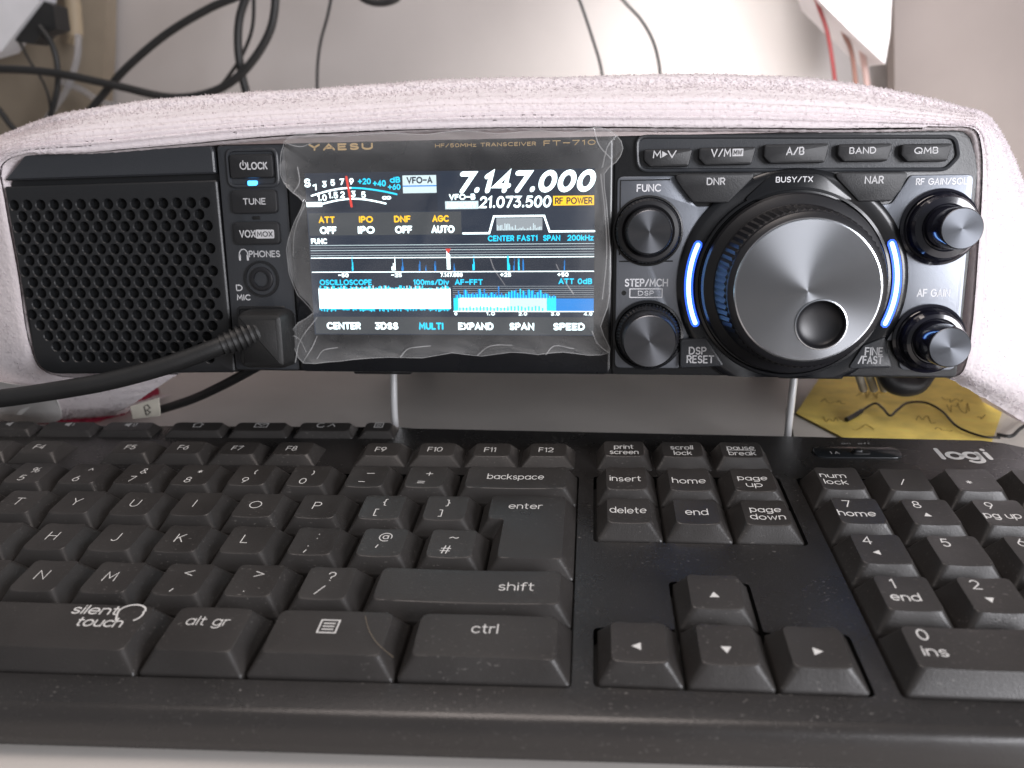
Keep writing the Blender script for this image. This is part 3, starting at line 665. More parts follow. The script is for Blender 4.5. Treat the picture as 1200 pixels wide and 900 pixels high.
# filter shape
LN([(645, 397), (735, 397), (752, 340), (922, 340), (940, 393), (1090, 393)], .6, E_W)
R(760, 346, 916, 388, E_G, 2)
for k in range(30): R(762 + k * 5.1, 388 - random.uniform(4, 26), 765 + k * 5.1, 388, E_P, 3)
T('FUNC', 108, 410, 166, 430, E_W, .05)
T('CENTER', 730, 405, 820, 425, E_C, .03); T('FAST1', 830, 405, 900, 425, E_C, .03); T('SPAN', 918, 405, 976, 425, E_C, .03); T('200kHz', 1000, 405, 1088, 425, E_C, .03)
for k in range(6): R(104, 434 + k * 9, 1090, 436 + k * 9, E_G if k % 2 else E_P, 2)
R(104, 478, 1090, 481, E_W, 3); R(104, 528, 1090, 531, E_W, 3); R(104, 481, 1090, 528, E_DK, 1)
for a, w, h, m in ((252, 6, 54, E_C), (398, 14, 58, E_W), (430, 8, 48, E_B), (490, 6, 36, E_B), (512, 4, 24, E_B), (545, 6, 40, E_B), (592, 12, 70, E_W), (612, 5, 44, E_B), (679, 8, 54, E_C), (800, 10, 52, E_C), (818, 5, 46, E_B), (835, 6, 50, E_C), (850, 5, 46, E_B), (990, 4, 40, E_B)):
    for q in range(5):
        t = random.uniform(.2, 1); R(a - w / 2 + q * w / 5, 526 - h * t, a - w / 2 + (q + 1) * w / 5, 526 - (h - 46 if h > 46 else 0) * .2, m, 4)
tri(mb, *P2(592, 455), 1.1, -PI / 2, scr(5), E_R)
for s, a in (('-50', 198), ('-25', 388), ('7.147.000', 562), ('+25', 770), ('+50', 966)): T(s, a, 533, a + (78 if len(s) > 4 else 38), 548, E_W, .05)
T('OSCILLOSCOPE', 130, 556, 318, 576, E_C, .03); T('100ms/Div', 466, 556, 592, 576, E_C, .03); T('AF-FFT', 612, 556, 710, 576, E_C, .03); T('ATT 0dB', 970, 554, 1084, 574, E_C, .03)
for k in range(6): R(604, 580 + k * 7.5, 1090, 581.6 + k * 7.5, E_G, 2)
R(124, 590, 596, 660, E_W, 3)
for k in range(94):
    a = 124 + k * 5.02; R(a, 590 - random.uniform(0, 13), a + 4.6, 592, E_C if k % 3 else E_P, 2); R(a, 658, a + 4.6, 661 + random.uniform(0, 11), E_C, 2)
for k in range(70):
    a = 612 + k * 5.0; h = (18 + random.uniform(-10, 14)) * (1 if k < 60 else .6); h += 26 if k in (30,) else 0
    R(a, 622 - h, a + 4.6, 624, E_C if k % 2 else E_B, 3)
R(606, 622, 960, 668, E_P, 3); R(900, 624, 1090, 668, E_B, 2); R(606, 622, 622, 668, E_C, 4); R(930, 622, 962, 668, E_C, 4); R(630, 622, 800, 655, E_W, 4)
for k in range(50): R(625 + k * 6, 655 + random.uniform(-6, 3), 630 + k * 6, 668, E_P if k % 2 else E_C, 5)
R(604, 668, 1090, 671, E_W, 5)
for k, s in enumerate(('0', '1.0', '2.0', '3.0', '4.0')): T(s, 608 + k * 112, 672, 608 + k * 112 + (10 if s == '0' else 30), 684, E_W, .05)
for s, a0, a1, m in (('CENTER', 146, 270, E_W), ('3DSS', 322, 406, E_W), ('MULTI', 480, 568, E_C), ('EXPAND', 620, 744, E_W), ('SPAN', 800, 886, E_W), ('SPEED', 952, 1060, E_W)): T(s, a0, 710, a1, 736, m, .05)
mb.build('screen', rd)

# right-hand front: black surround, silver panel
mb = MB(); boxd(mb, 100.6, 209.2, -13.0, 62.8, -3, .2, BODY, 2, .6); mb.build('front_frame', rd)
mb = MB()
sil = roundpoly([(101.6, 50.6), (101.6, -10.6), (122.6, -10.6), (122.6, -2), (130, -2), (150, -11), (165, -11), (182, -1), (190.2, -1), (191.4, -10.4), (208.4, -10.4), (207.6, 49.6), (189.4, 49.6), (184.6, 41.2), (126, 41.2), (119.4, 50.6)], [2, 2, 1, 1, 1, 1, 1, 1, 1, 2, 3, 2, 1.5, 2, 2, 1.5], 4)
pad(mb, sil, .2, .9, SILVER, .4)
mb.build('silver_panel', rd)
mb = MB(); PLT = lambda m_: m_.build('panel_lettering', rd)      # grooves that frame the two left knobs
for a in ([(102.6, 26.2), (102.6, 49.4), (118.0, 49.4)], [(102.6, 24.2), (119.5, 24.2)]): tube(mb, [(x, -.92, z) for x, z in a], .22, DARK, smooth=False, seg=6)
mb.build('panel_groove', rd); mb = MB()
fs_ = lambda x, z: (x, -.96, z)
letter(mb, 'FUNC', prect((746, 225), (775, 215.5), .9), fs_, TXTB, .02); PLT(mb); mb = MB(); letter(mb, 'STEP/MCH', prect((732, 336), (783, 326.5), .9), fs_, TXTB, .02)
q = prect((738, 348.5), (776, 338.5), .9); ribbon(mb, [(q[0], q[2]), (q[1], q[2]), (q[1], q[3]), (q[0], q[3]), (q[0], q[2])], .3, fs_, TXTB)
letter(mb, 'DSP', (q[0] + 2.6, q[1] - 2.6, q[2] + .6, q[3] - .6), fs_, TXTB, .01)
PLT(mb); mb = MB(); letter(mb, 'RF GAIN/SQL', prect((1073, 217), (1134, 208), .9), fs_, TXTB, .02); PLT(mb); mb = MB(); letter(mb, 'AF GAIN', prect((1074, 348), (1114, 338.5), .9), fs_, TXTB, .02)
PLT(mb); mb = MB(); hx, hz = face(731, 343); lathe(mb, hx, hz, [(.8, .9), (.7, .96), (.5, .93)], DARK, 16)
mb.build('mode_lamp', rd)
# five buttons in their rounded frame
mb = MB(); st = roundpoly([face(744, 158), face(746, 202), face(1108, 201), face(1124, 184), face(1120, 158)], [3.5, 4, 4, 3, 4], 5)
mb.loft([fr(st, .2), fr(st, 1.2), fr(inset(st, .4), 1.5), fr(inset(st, .9), 1.3), fr(inset(st, 1.2), .5)], GREYP, cap1=True)
mb.build('button_frame', rd)
for s, a, b, t0, t1 in (('M\u25b6V', (754, 196), (812, 174), (765, 185.5), (793, 176)), ('V/M', (818, 194), (886, 172), (833, 184), (857, 174)), ('A/B', (894, 192), (972, 168), (921, 182), (943, 172)), ('BAND', (980, 190), (1046, 168), (995, 180.5), (1027, 172)), ('QMB', (1054, 190), (1116, 168), (1071, 180.5), (1100, 172))):
    q = prect(a, b, 2.2); rt = prect(t0, t1, 3.2)
    ol = roundpoly([(q[0], q[3]), (q[0], q[2] + 2), (q[0] + 2, q[2]), (q[1] - 1.2, q[2]), (q[1], q[3])], .9, 3)
    def xt(mb, fn, s=s, rt=rt):
        if s[0] == 'V':
            r = (rt[1] + .4, rt[1] + 3.6, rt[2] + .1, rt[3] - .1); mb.add([fn(r[0], r[2]), fn(r[1], r[2]), fn(r[1], r[3]), fn(r[0], r[3])], [[0, 1, 2, 3]], TXT, False)
            letter(mb, 'MW', (r[0] + .3, r[1] - .3, r[2] + .35, r[3] - .35), lambda x, z: (x, -3.35, z), BTN, .02)
        if s[0] == 'M':
            w = rt[1] - rt[0]; letter(mb, 'M', (rt[0], rt[0] + w * .36, rt[2], rt[3]), fn, TXT, .02); letter(mb, 'V', (rt[0] + w * .62, rt[1], rt[2], rt[3]), fn, TXT, .02); tri(mb, rt[0] + w * .47, (rt[2] + rt[3]) / 2, 1.1, 0, fn, TXT)
    button('push_button', ol, .5, 3.2, [] if s[0] == 'M' else [(s, rt)], bev=.7, extra=xt, lab={'M': 'memory to VFO button', 'V': 'V/M button', 'A': 'A/B button', 'B': 'band button', 'Q': 'QMB button'}[s[0]])
for s, P, t0, t1 in (('DNR', [(788, 204), (889, 202), (853, 238), (812, 237), (800, 222)], (828, 217), (850, 208)), ('NAR', [(974, 202), (1066, 201), (1056, 222), (1044, 236), (1006, 236)], (1013, 215.5), (1036, 206))):
    button('push_button', roundpoly([face(*p, 3) for p in P], 1.4, 4), .2, 3.3, [(s, prect(t0, t1, 3.3))], lab=s + ' button')
for s, P, L in (('DSP\nRESET', [(797, 398), (828, 396), (849, 429), (797, 431)], [('DSP', (807, 415.5), (828, 406.5)), ('RESET', (804.5, 425.5), (837, 416.5))]), ('FINE\n/FAST', [(1037, 394), (1045, 431), (993, 432), (1011, 405)], [('FINE', (1013, 416.5), (1035, 407)), ('/FAST', (1005, 426.5), (1035, 417))])):
    button('push_button', roundpoly([face(*p, 2.6) for p in P], .9, 4), .2, 3.0, [(a, prect(b, c, 3.0), TXT, .02) for a, b, c in L], m=GREYP, lab=s.replace('\n', ' ') + ' button')
# tuning dial and its surround
DX, DZ = 156.1, 17.0
mb = MB()
lathe(mb, DX, DZ, [(35.4, .3), (35.2, 1.6), (34.2, 2.3), (33.0, 2.5), (30.0, 1.9), (29.6, 3.0), (28.8, 3.2), (28.4, 2.2)], GLOSS, 96, clampz=-12.8)
arch = roundpoly([face(868, 236), face(900, 206), face(908, 203), face(954, 203), face(964, 206), face(1000, 236)], [1, 4, 3, 3, 4, 1], 4)
pad(mb, arch, .3, 3.0, GLOSS, .5)
letter(mb, 'BUSY/TX', prect((909, 214), (953, 206.5), 3.0), lambda x, z: (x, -3.06, z), TXTB, .01)
sur = mb.build('dial_surround', rd)
for s in (0, 180):
    mb = MB(); A = arc(DX, DZ, 31.6, 31.6, s - 23, s + 23, 24)
    ribbon(mb, A, 2.7, lambda x, z: (x, -2.62, z), LIGHTE); ribbon(mb, A, 1.25, lambda x, z: (x, -2.70, z), LIGHTB)
    mb.build('light_strip', rd)['label'] = 'glowing blue arc %s of the dial' % ('right' if s == 0 else 'left')
mb = MB()
lathe(mb, DX, DZ, [(26.2, 2.6), (27.8, 3.4), (28.0, 5.0), (27.4, 6.6), (26.0, 7.4), (24.6, 8.0), (24.4, 9.5)], KNOB, 96, cap=False)
lathe(mb, DX, DZ, [(24.4, 9.5), (24.2, 10.2), (23.0, 20.6), (22.6, 21.2)], KNOB, 150, knurl=(1, 2, .28), cap=False)
lathe(mb, DX, DZ, [(22.7, 21.2), (22.4, 22.6), (21.6, 23.3), (20.7, 23.7)], KNOB, 96, cap=False)
dial = mb.build('tuning_dial', rd, sharp=25)
DF = (156.4, 17.3)
fd = 24.0
mb = MB(); HX, HZ, HR = 160.4, 7.3, 7.5
lathe(mb, DX, DZ, [(20.9, 23.5), (20.6, 24.0), (20.2, fd + .12)], RIM, 96, cap=False)
mb.build('dial_rim', dial)
mb = MB(); plate_with_holes(mb, circ(DX, DZ, 20.2, 96), [circ(HX, HZ, HR, 48)], SPUN, lambda x, z: (x, -fd - .12, z)); mb.build('dial_face', dial)
mb = MB(); lathe(mb, HX, HZ, [(HR, fd + .1), (HR - .1, fd + .45), (HR - .45, fd + .5), (HR - .7, fd + .1)], RIM, 48, cap=False)
lathe(mb, HX, HZ, [(HR - .7, fd + .1), (HR - .9, fd - 1.2)] + [((HR - .9) * math.cos(t * PI / 2 / 8), fd - 1.2 - 2.2 * math.sin(t * PI / 2 / 8)) for t in range(1, 8)] + [(.1, fd - 3.4)], KNOB, 48); mb.build('finger_dimple', dial)
# small knobs: outer ring, cap
def knob(name, cx, cz, ring, cap_r, cap_d, style, lab):
    mb = MB()
    if style == 'flat':
        lathe(mb, cx, cz, [(ring + .3, .9), (ring + .2, 1.3), (ring - .3, 1.5), (ring - .6, 1.2)], BODY, 72, cap=False)
        lathe(mb, cx, cz, [(ring - .8, 1.0), (ring - .8, 3.6), (ring - 1.4, 4.4), (ring - 2.6, 4.6), (cap_r + .6, 4.0)], KNOB, 110, knurl=(0, 1, .2))
    elif style == 'dual':
        lathe(mb, cx, cz, [(ring, .9), (ring, 1.6), (ring - .8, 1.9), (ring - 1.3, 1.4)], GLOSS, 72, cap=False)
        lathe(mb, cx, cz, [(ring - 1.5, 1.0), (ring - 1.5, 4.4), (ring - 2.2, 5.4), (cap_r + .7, 5.4)], KNOB, 110, knurl=(0, 1, .2))
    else:
        lathe(mb, cx, cz, [(ring, .9), (ring - .1, 1.8), (ring - .9, 2.2), (ring - 1.4, 1.8), (ring - 1.8, 2.2), (ring - 1.9, 6.0), (ring - 2.6, 7.0), (cap_r + 1.2, 7.2), (cap_r + .8, 6.8)], KNOBV, 72)
    k = mb.build(name, rd, sharp=30); k['label'] = lab
    mb = MB()
    if style == 'gain': lathe(mb, cx, cz, [(cap_r + .55, 7.0), (cap_r + .3, 10), (cap_r + .1, cap_d - .8), (cap_r - .15, cap_d - .2)], KNOBV, 64, cap=False)
    else: lathe(mb, cx, cz, [(cap_r + .7, 4.0), (cap_r + .5, 6), (cap_r + .2, cap_d - .9), (cap_r - .1, cap_d - .2)], KNOB, 100, knurl=(1, 2, .12), cap=False)
    mb.build('knob_cap', k, sharp=30)
    mb = MB(); lathe(mb, cx, cz, [(cap_r - .1, cap_d - .2), (cap_r - .3, cap_d), (.05, cap_d)], SPUND if style != 'gain' else SPUNG, 64); mb.build('cap_face', k)
knob('rotary_knob', 111.4, 33.7, 10.8, 6.7, 12.0, 'flat', 'func knob')
knob('rotary_knob', 112.1, .4, 11.4, 8.2, 14.0, 'dual', 'step and channel knob')
knob('rotary_knob', 199.0, 34.1, 11.6, 5.9, 18.0, 'gain', 'radio frequency gain and squelch knob')
knob('rotary_knob', 199.0, -.2, 11.0, 6.0, 18.0, 'gain', 'audio gain knob')

# ================================================================== PROTECTIVE FILM on the screen
def film():
    m = bpy.data.materials.new('clear_film'); m.use_nodes = True; nt = m.node_tree; N = nt.nodes; L = nt.links; N.clear()
    out = N.new('ShaderNodeOutputMaterial'); tr = N.new('ShaderNodeBsdfTransparent'); gl = N.new('ShaderNodeBsdfPrincipled'); mx = N.new('ShaderNodeMixShader')
    gl.inputs['Base Color'].default_value = (.58, .58, .58, 1); gl.inputs['Roughness'].default_value = .07
    tc = N.new('ShaderNodeTexCoord'); n = N.new('ShaderNodeTexNoise'); n.inputs['Scale'].default_value = 38; n.inputs['Detail'].default_value = 5; n.inputs['Distortion'].default_value = 1.2
    L.new(tc.outputs['Object'], n.inputs['Vector']); r = N.new('ShaderNodeMapRange'); r.inputs[1].default_value = .3; r.inputs[2].default_value = .75; r.inputs[3].default_value = .025; r.inputs[4].default_value = .11
    L.new(n.outputs['Fac'], r.inputs[0])
    at = N.new('ShaderNodeAttribute'); at.attribute_name = 'edge'
    ad = N.new('ShaderNodeMath'); ad.operation = 'ADD'; L.new(r.outputs[0], ad.inputs[0])
    mu = N.new('ShaderNodeMath'); mu.operation = 'MULTIPLY'; mu.inputs[1].default_value = .115; L.new(at.outputs['Fac'], mu.inputs[0]); L.new(mu.outputs[0], ad.inputs[1])
    fz_ = N.new('ShaderNodeLayerWeight'); fz_.inputs[0].default_value = .25
    ad2 = N.new('ShaderNodeMath'); ad2.operation = 'ADD'; ad2.use_clamp = True; L.new(ad.outputs[0], ad2.inputs[0])
    m3 = N.new('ShaderNodeMath'); m3.operation = 'MULTIPLY'; m3.inputs[1].default_value = .35; L.new(fz_.outputs['Facing'], m3.inputs[0]); L.new(m3.outputs[0], ad2.inputs[1])
    b = N.new('ShaderNodeBump'); b.inputs['Strength'].default_value = .35; b.inputs['Distance'].default_value = .002; L.new(n.outputs['Fac'], b.inputs['Height']); L.new(b.outputs[0], gl.inputs['Normal'])
    L.new(ad2.outputs[0], mx.inputs[0]); L.new(tr.outputs[0], mx.inputs[1]); L.new(gl.outputs[0], mx.inputs[2]); L.new(mx.outputs[0], out.inputs['Surface'])
    D = 3.2
    px = [(334, 166), (352, 157), (400, 160), (452, 156), (500, 158), (540, 153), (585, 157), (630, 153), (668, 156), (700, 149), (722, 158), (730, 174), (722, 190), (708, 204), (711, 240), (714, 280), (716, 320), (712, 360), (704, 382), (712, 402), (714, 413), (690, 416), (660, 412), (630, 415), (600, 412), (565, 417), (530, 413), (495, 419), (455, 418), (415, 421), (385, 424), (356, 425), (347, 410), (343, 392), (350, 378), (368, 366), (350, 345), (340, 320), (337, 292), (342, 270), (352, 248), (356, 236), (344, 226), (333, 214), (329, 196), (331, 178)]
    O = [face(a, b, D) for a, b in px]
    O = [(p.x, p.y) for p in catmull([Vector((a, b, 0)) for a, b in O + [O[0]]], 2)[:-1]]
    cx = sum(p[0] for p in O) / len(O); cz = sum(p[1] for p in O) / len(O)
    vs = []; fs = []; ed = []; n_ = len(O); rings = [1, .96, .91, .86, .81, .7, .5, .25]
    rnd = random.Random(3)
    ph = [rnd.uniform(0, 6) for _ in range(6)]
    for k, q in enumerate(rings):
        for i, (x, z) in enumerate(O):
            X = cx + (x - cx) * q; Zz = cz + (z - cz) * q
            e = max(0, (q - .80) / .2)
            d = 2.5 + e * (.9 + .7 * math.sin(i * .31 + ph[0]) + rnd.uniform(-.6, .6)) + rnd.uniform(-.05, .05)
            d = max(2.0, d); vs.append((X, -d, Zz)); ed.append(e)
    vs.append((cx, -2.4, cz)); ed.append(0)
    for k in range(len(rings) - 1):
        for i in range(n_): j = (i + 1) % n_; fs.append((k * n_ + i, k * n_ + j, (k + 1) * n_ + j, (k + 1) * n_ + i))
    k = len(rings) - 1
    for i in range(n_): fs.append((k * n_ + i, k * n_ + (i + 1) % n_, len(vs) - 1))
    me = bpy.data.meshes.new('screen_film'); me.from_pydata([(a * MM, b * MM, c * MM) for a, b, c in vs], [], fs)
    at_ = me.attributes.new('edge', 'FLOAT', 'POINT'); at_.data.foreach_set('value', ed)
    me.polygons.foreach_set('use_smooth', [False] * len(fs)); me.materials.append(m)
    o = bpy.data.objects.new('screen_film', me)
    fm = m.copy(); fm.name = 'film_fold_glint'; rr = [q for q in fm.node_tree.nodes if q.type == 'MAP_RANGE'][0]; rr.inputs[3].default_value = .22; rr.inputs[4].default_value = .5  # denser, paler film copy: crease and rim highlights put in as colour
    mb = MB(); ol = O + [O[0]]
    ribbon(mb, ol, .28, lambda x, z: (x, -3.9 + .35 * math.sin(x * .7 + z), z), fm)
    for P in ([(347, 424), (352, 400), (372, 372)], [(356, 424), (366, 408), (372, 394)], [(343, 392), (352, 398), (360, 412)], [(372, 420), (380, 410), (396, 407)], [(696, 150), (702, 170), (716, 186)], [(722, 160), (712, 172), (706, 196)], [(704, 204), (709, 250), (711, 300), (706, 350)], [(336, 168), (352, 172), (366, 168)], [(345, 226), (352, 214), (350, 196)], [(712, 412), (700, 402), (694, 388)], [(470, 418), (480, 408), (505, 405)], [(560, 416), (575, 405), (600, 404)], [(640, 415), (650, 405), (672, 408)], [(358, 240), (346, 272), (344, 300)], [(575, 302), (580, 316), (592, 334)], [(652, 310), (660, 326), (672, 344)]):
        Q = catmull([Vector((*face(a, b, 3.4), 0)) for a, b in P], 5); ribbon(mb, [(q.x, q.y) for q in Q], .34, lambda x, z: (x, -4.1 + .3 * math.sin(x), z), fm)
    fo = mb.build('film_fold_glint', o); COL.objects.link(o); o.matrix_world = m2(RAD_W)
    tag(o, 'crinkled clear plastic film with ragged edges left over the radio screen', 'screen film')
film()

# ================================================================== TOWEL
TOWEL = None
def towel():
    m = bpy.data.materials.new('terry_cloth'); m.use_nodes = True; nt = m.node_tree; N = nt.nodes; L = nt.links; b = N['Principled BSDF']
    b.inputs['Base Color'].default_value = (.86, .79, .805, 1); b.inputs['Roughness'].default_value = .95; b.inputs['Specular IOR Level'].default_value = .1
    b.inputs['Sheen Weight'].default_value = .3; b.inputs['Sheen Roughness'].default_value = .6
    tc = N.new('ShaderNodeTexCoord'); n = N.new('ShaderNodeTexNoise'); n.inputs['Scale'].default_value = 900; n.inputs['Detail'].default_value = 4; L.new(tc.outputs['Object'], n.inputs['Vector'])
    bp = N.new('ShaderNodeBump'); bp.inputs['Strength'].default_value = .45; bp.inputs['Distance'].default_value = .0006; L.new(n.outputs['Fac'], bp.inputs['Height']); L.new(bp.outputs[0], b.inputs['Normal'])
    tl_ = N.new('ShaderNodeBsdfTranslucent'); tl_.inputs['Color'].default_value = (.80, .72, .745, 1); mxs = N.new('ShaderNodeMixShader'); mxs.inputs[0].default_value = .22
    L.new(b.outputs[0], mxs.inputs[1]); L.new(tl_.outputs[0], mxs.inputs[2]); L.new(mxs.outputs[0], N['Material Output'].inputs['Surface'])
    # stations round the radio: inner edge pixel, outer edge pixel, depth of inner and outer edge behind the face, kind
    ST = [((212, 437), (136, 486), -20, -62), ((150, 439), (74, 491), -20, -60), ((66, 438), (-10, 490), -10, -60), ((38, 406), (-75, 470), -2, -50), ((24, 320), (-95, 330), -2, -45), ((11, 235), (-70, 230), -2, -40), ((7, 203), (-30, 182), -1, -30),
          ((16, 189), (-2, 165), 0, -24), ((40, 182), (28, 153), 1.5, -22), ((70, 181), (62, 141), 2, -20), ((110, 180), (102, 131), 2, -18), ((200, 173), (196, 118), 2, -18), ((300, 164), (298, 108), 2, -18), ((400, 158), (399, 101), 2, -18), ((500, 154), (500, 96), 2, -18), ((600, 152), (601, 92), 2, -18),
          ((700, 152), (703, 89), 2, -18), ((800, 153), (806, 87), 2, -18), ((880, 153), (890, 89), 2, -18), ((960, 154), (974, 95), 2, -18), ((1040, 153), (1058, 108), 2, -18), ((1100, 152), (1122, 124), 2, -18),
          ((1134, 154), (1152, 133), 2, -20), ((1142, 175), (1176, 165), 1, -22), ((1143, 220), (1203, 225), 0, -28), ((1139, 300), (1238, 305), -1, -34), ((1134, 380), (1262, 395), -1, -40), ((1126, 430), (1262, 480), -3, -46), ((1108, 442), (1215, 504), -10, -52)]
    rows = []
    for i, (a, b_, di, do) in enumerate(ST):
        A = Vector(facew(*a, di)); B = Vector(facew(*b_, do)); rows.append((A, B))
    C = RAD_W @ Vector((90, 60, 24)); back = (RAD_W.to_3x3() @ Vector((0, 1, 0)))
    prof = []
    for i, (A, B) in enumerate(rows):
        top = 8 <= i <= 22
        out = (B - A); out = out - back * out.dot(back)
        ln = out.length; on = out.normalized()
        side = -on
        P0 = A + back * 9 + on * .6                         # tucked in behind the lip
        P1 = A + back * 2 - on * .1
        P2 = A - back * .6 + on * min(3, ln * .15)
        P3 = A.lerp(B, .38) - back * (5.5 if top else 6)
        P4 = A.lerp(B, .75) - back * (3 if top else 5)
        P5 = B
        P6 = B + back * 40 + on * (1.0 if top else 3)
        P7 = B + back * 120 - on * (3 if top else -6)
        P8 = B + back * 215 - on * (9 if top else -8)
        if i <= 2: P6 = B + back * 8 + Vector((0, 0, -1)); P7 = P6 + back * 20; P8 = P7 + back * 20
        prof.append([P0, P1, P2, P3, P4, P5, P6, P7, P8])
    NS, NT = 640, 0
    # resample along stations then along profile
    def cat1(seq, n): return catmull(seq, n)
    per = 24
    colsP = [cat1([prof[i][k] for i in range(len(prof))], per) for k in range(9)]
    ns = len(colsP[0]); seg = [4, 4, 22, 22, 18, 14, 10, 8]
    grid = []
    from mathutils import noise as nz
    for s in range(ns):
        ctrl = [colsP[k][s] for k in range(9)]
        Q = [ctrl[0] * 2 - ctrl[1]] + ctrl + [ctrl[-1] * 2 - ctrl[-2]]
        line = []
        for i in range(1, len(Q) - 2):
            a, b2, c, d = Q[i - 1:i + 3]
            for k in range(seg[i - 1]):
                t = k / seg[i - 1]; line.append((.5 * ((2 * b2) + (c - a) * t + (2 * a - 5 * b2 + 4 * c - d) * t * t + (3 * b2 - a - 3 * c + d) * t ** 3), i - 1 + t))
        line.append((ctrl[-1], 8)); grid.append(line)
    nt_ = len(grid[0]); V = []
    for s in range(ns):
        for t in range(nt_):
            p, w = grid[s][t]
            a = grid[min(s + 1, ns - 1)][t][0] - grid[max(s - 1, 0)][t][0]; b2 = grid[s][min(t + 1, nt_ - 1)][0] - grid[s][max(t - 1, 0)][0]
            n3 = a.cross(b2); n3 = n3.normalized() if n3.length > 1e-9 else Vector((0, 0, 1))
            if n3.dot(p - C) < 0: n3 = -n3
            rib = 0
            if 1.2 < w < 3.7: rib = 1.6 * (abs(math.sin((w - 1.2) * PI * 2.4 + .25 * nz.noise(p * .03))) ** .55 - .75) * min(1, (w - 1.2) * 3, (3.7 - w) * 2.5)
            rib *= max(0, min(1, (s / per - 5) / 3, (25 - s / per) / 3 * 1)) if s / per < 22 else .35
            big = 1.0 * nz.noise(p * .018) + .35 * nz.noise(p * .06 + Vector((9, 2, 1)))
            big *= min(1, w / 3)
            fine = (.13 if 1.2 < w < 3.6 else .20) * (nz.noise(p * .9) + .8 * nz.noise(p * 1.9))
            q = p + n3 * (rib + big + fine)
            if q.z < .4: q.z = .4 + .2 * abs(fine)
            V.append((q, n3, w if not (1.2 < w < 3.7) or abs(math.sin((w - 1.2) * PI * 2.4 + .25 * nz.noise(p * .03))) > .5 else -1))
    vs = [tuple(v[0]) for v in V]; fs = []
    for s in range(ns - 1):
        for t in range(nt_ - 1): i = s * nt_ + t; fs.append((i, i + nt_, i + nt_ + 1, i + 1))
    mb = MB(); mb.add(vs, fs, m)
    rnd = random.Random(5)
    tv = []; tf = []; tn = []
    for _ in range(60000):                                  # pile loops standing out of the cloth
        s = rnd.randrange(ns - 1); t = rnd.randrange(2, nt_ - 18)
        p, n3, w = V[s * nt_ + t]; p1 = V[(s + 1) * nt_ + t][0]; p2 = V[s * nt_ + t + 1][0]
        q = p + (p1 - p) * rnd.random() + (p2 - p) * rnd.random()
        if q.z < 1 or w < 0: continue
        d = Vector((rnd.uniform(-1, 1), rnd.uniform(-1, 1), rnd.uniform(-1, 1)))
        tip = q + n3 * (rnd.uniform(.08, .25) if 1.3 < w < 3.6 else rnd.uniform(.2, .6 if 3.8 < w < 6 else .45)) + d * .3; e = d.cross(n3); e = e.normalized() * .22 if e.length > 1e-6 else Vector((.2, 0, 0)); f = n3.cross(e).normalized() * .22
        o = len(tv); tv += [tuple(q + e), tuple(q - e * .5 + f), tuple(q - e * .5 - f), tuple(tip)]; tn += [tuple(n3)] * 4; tf += [(o, o + 1, o + 3), (o + 1, o + 2, o + 3), (o + 2, o, o + 3)]
    m2_ = m.copy(); m2_.name = 'terry_pile'; q_ = [q for q in m2_.node_tree.nodes if q.type == 'MIX_SHADER'][0]; q_.inputs[0].default_value = .55
    for q in m2_.node_tree.nodes:
        if q.type == 'BSDF_TRANSLUCENT': q.inputs['Color'].default_value = (.95, .90, .92, 1)
        if q.type == 'BSDF_PRINCIPLED': q.inputs['Base Color'].default_value = (.93, .87, .90, 1)
    mb.add(tv, tf, m2_)
    sn = []
    for s in range(ns):
        for t in range(nt_):
            a = V[min(s + 1, ns - 1) * nt_ + t][0] - V[max(s - 1, 0) * nt_ + t][0]; b2 = V[s * nt_ + min(t + 1, nt_ - 1)][0] - V[s * nt_ + max(t - 1, 0)][0]
            n_ = a.cross(b2); n_ = n_.normalized() if n_.length > 1e-9 else V[s * nt_ + t][1]
            sn.append(tuple(n_ if n_.dot(V[s * nt_ + t][1]) > 0 else -n_))
    an = sn + tn
    for fi, f in enumerate(mb.f):
        q0, q1, q2 = (Vector(mb.v[i]) for i in f[:3])
        if (q1 - q0).cross(q2 - q0).dot(Vector(an[f[0]])) < 0: mb.f[fi] = list(f)[::-1]
    me = bpy.data.meshes.new('towel'); me.from_pydata([(x * MM, y * MM, z * MM) for x, y, z in mb.v], [], mb.f); me.materials.append(m); me.materials.append(m2_)
    me.polygons.foreach_set('material_index', mb.m)
    me.polygons.foreach_set('use_smooth', [True] * len(mb.f))
    me.normals_split_custom_set_from_vertices(an)
    o = bpy.data.objects.new('towel', me); COL.objects.link(o)
    tag(o, 'pale pink terry towel draped over the top and both sides of the radio', 'towel')
    # red edging lying on the table and the sewn-in care tag
    e = MB(); P = [at_z(a, b_, 1.8) for a, b_ in ((-40, 485), (0, 486), (40, 491), (85, 491), (115, 488), (140, 481), (160, 471), (182, 458))]
    tube(e, P, lambda t: 2.8 + .5 * math.sin(t * 37) + .3 * math.sin(t * 91), mat('red_edging', (.25, .012, .035), .9, bump=.6, bscale=1200), n=14, seg=9); e.build('red_edging', o)
    e = MB(); tg = mat('white_tag', (.74, .72, .70), .7, mott=.05); TP = [facew(a, b_, d) for a, b_, d in ((-25, 449, -8), (22, 451, -8), (52, 455, -10), (66, 468, -14), (70, 492, -40), (40, 496, -42), (5, 493, -40), (-25, 490, -38))]
    # curved little tag with thickness
    for off in (0, .5): pass
    bk = back * .6; TP = catmull([TP[-1]] + TP + [TP[0]], 5)[5:-6]
    fsx = list(range(len(TP))); e.loft([[tuple(p + bk) for p in TP], [tuple(p) for p in TP]], tg, cap0=True)
    e.build('care_tag', o)
    return o
towel()

# ================================================================== CABLES
def cable(name, pts, r, lab, cat, m=CABLE, group=None, **kw):
    mb = MB(); tube(mb, pts, r, m, seg=12, **kw); o = mb.build(name); tag(o, lab, cat, group); return o
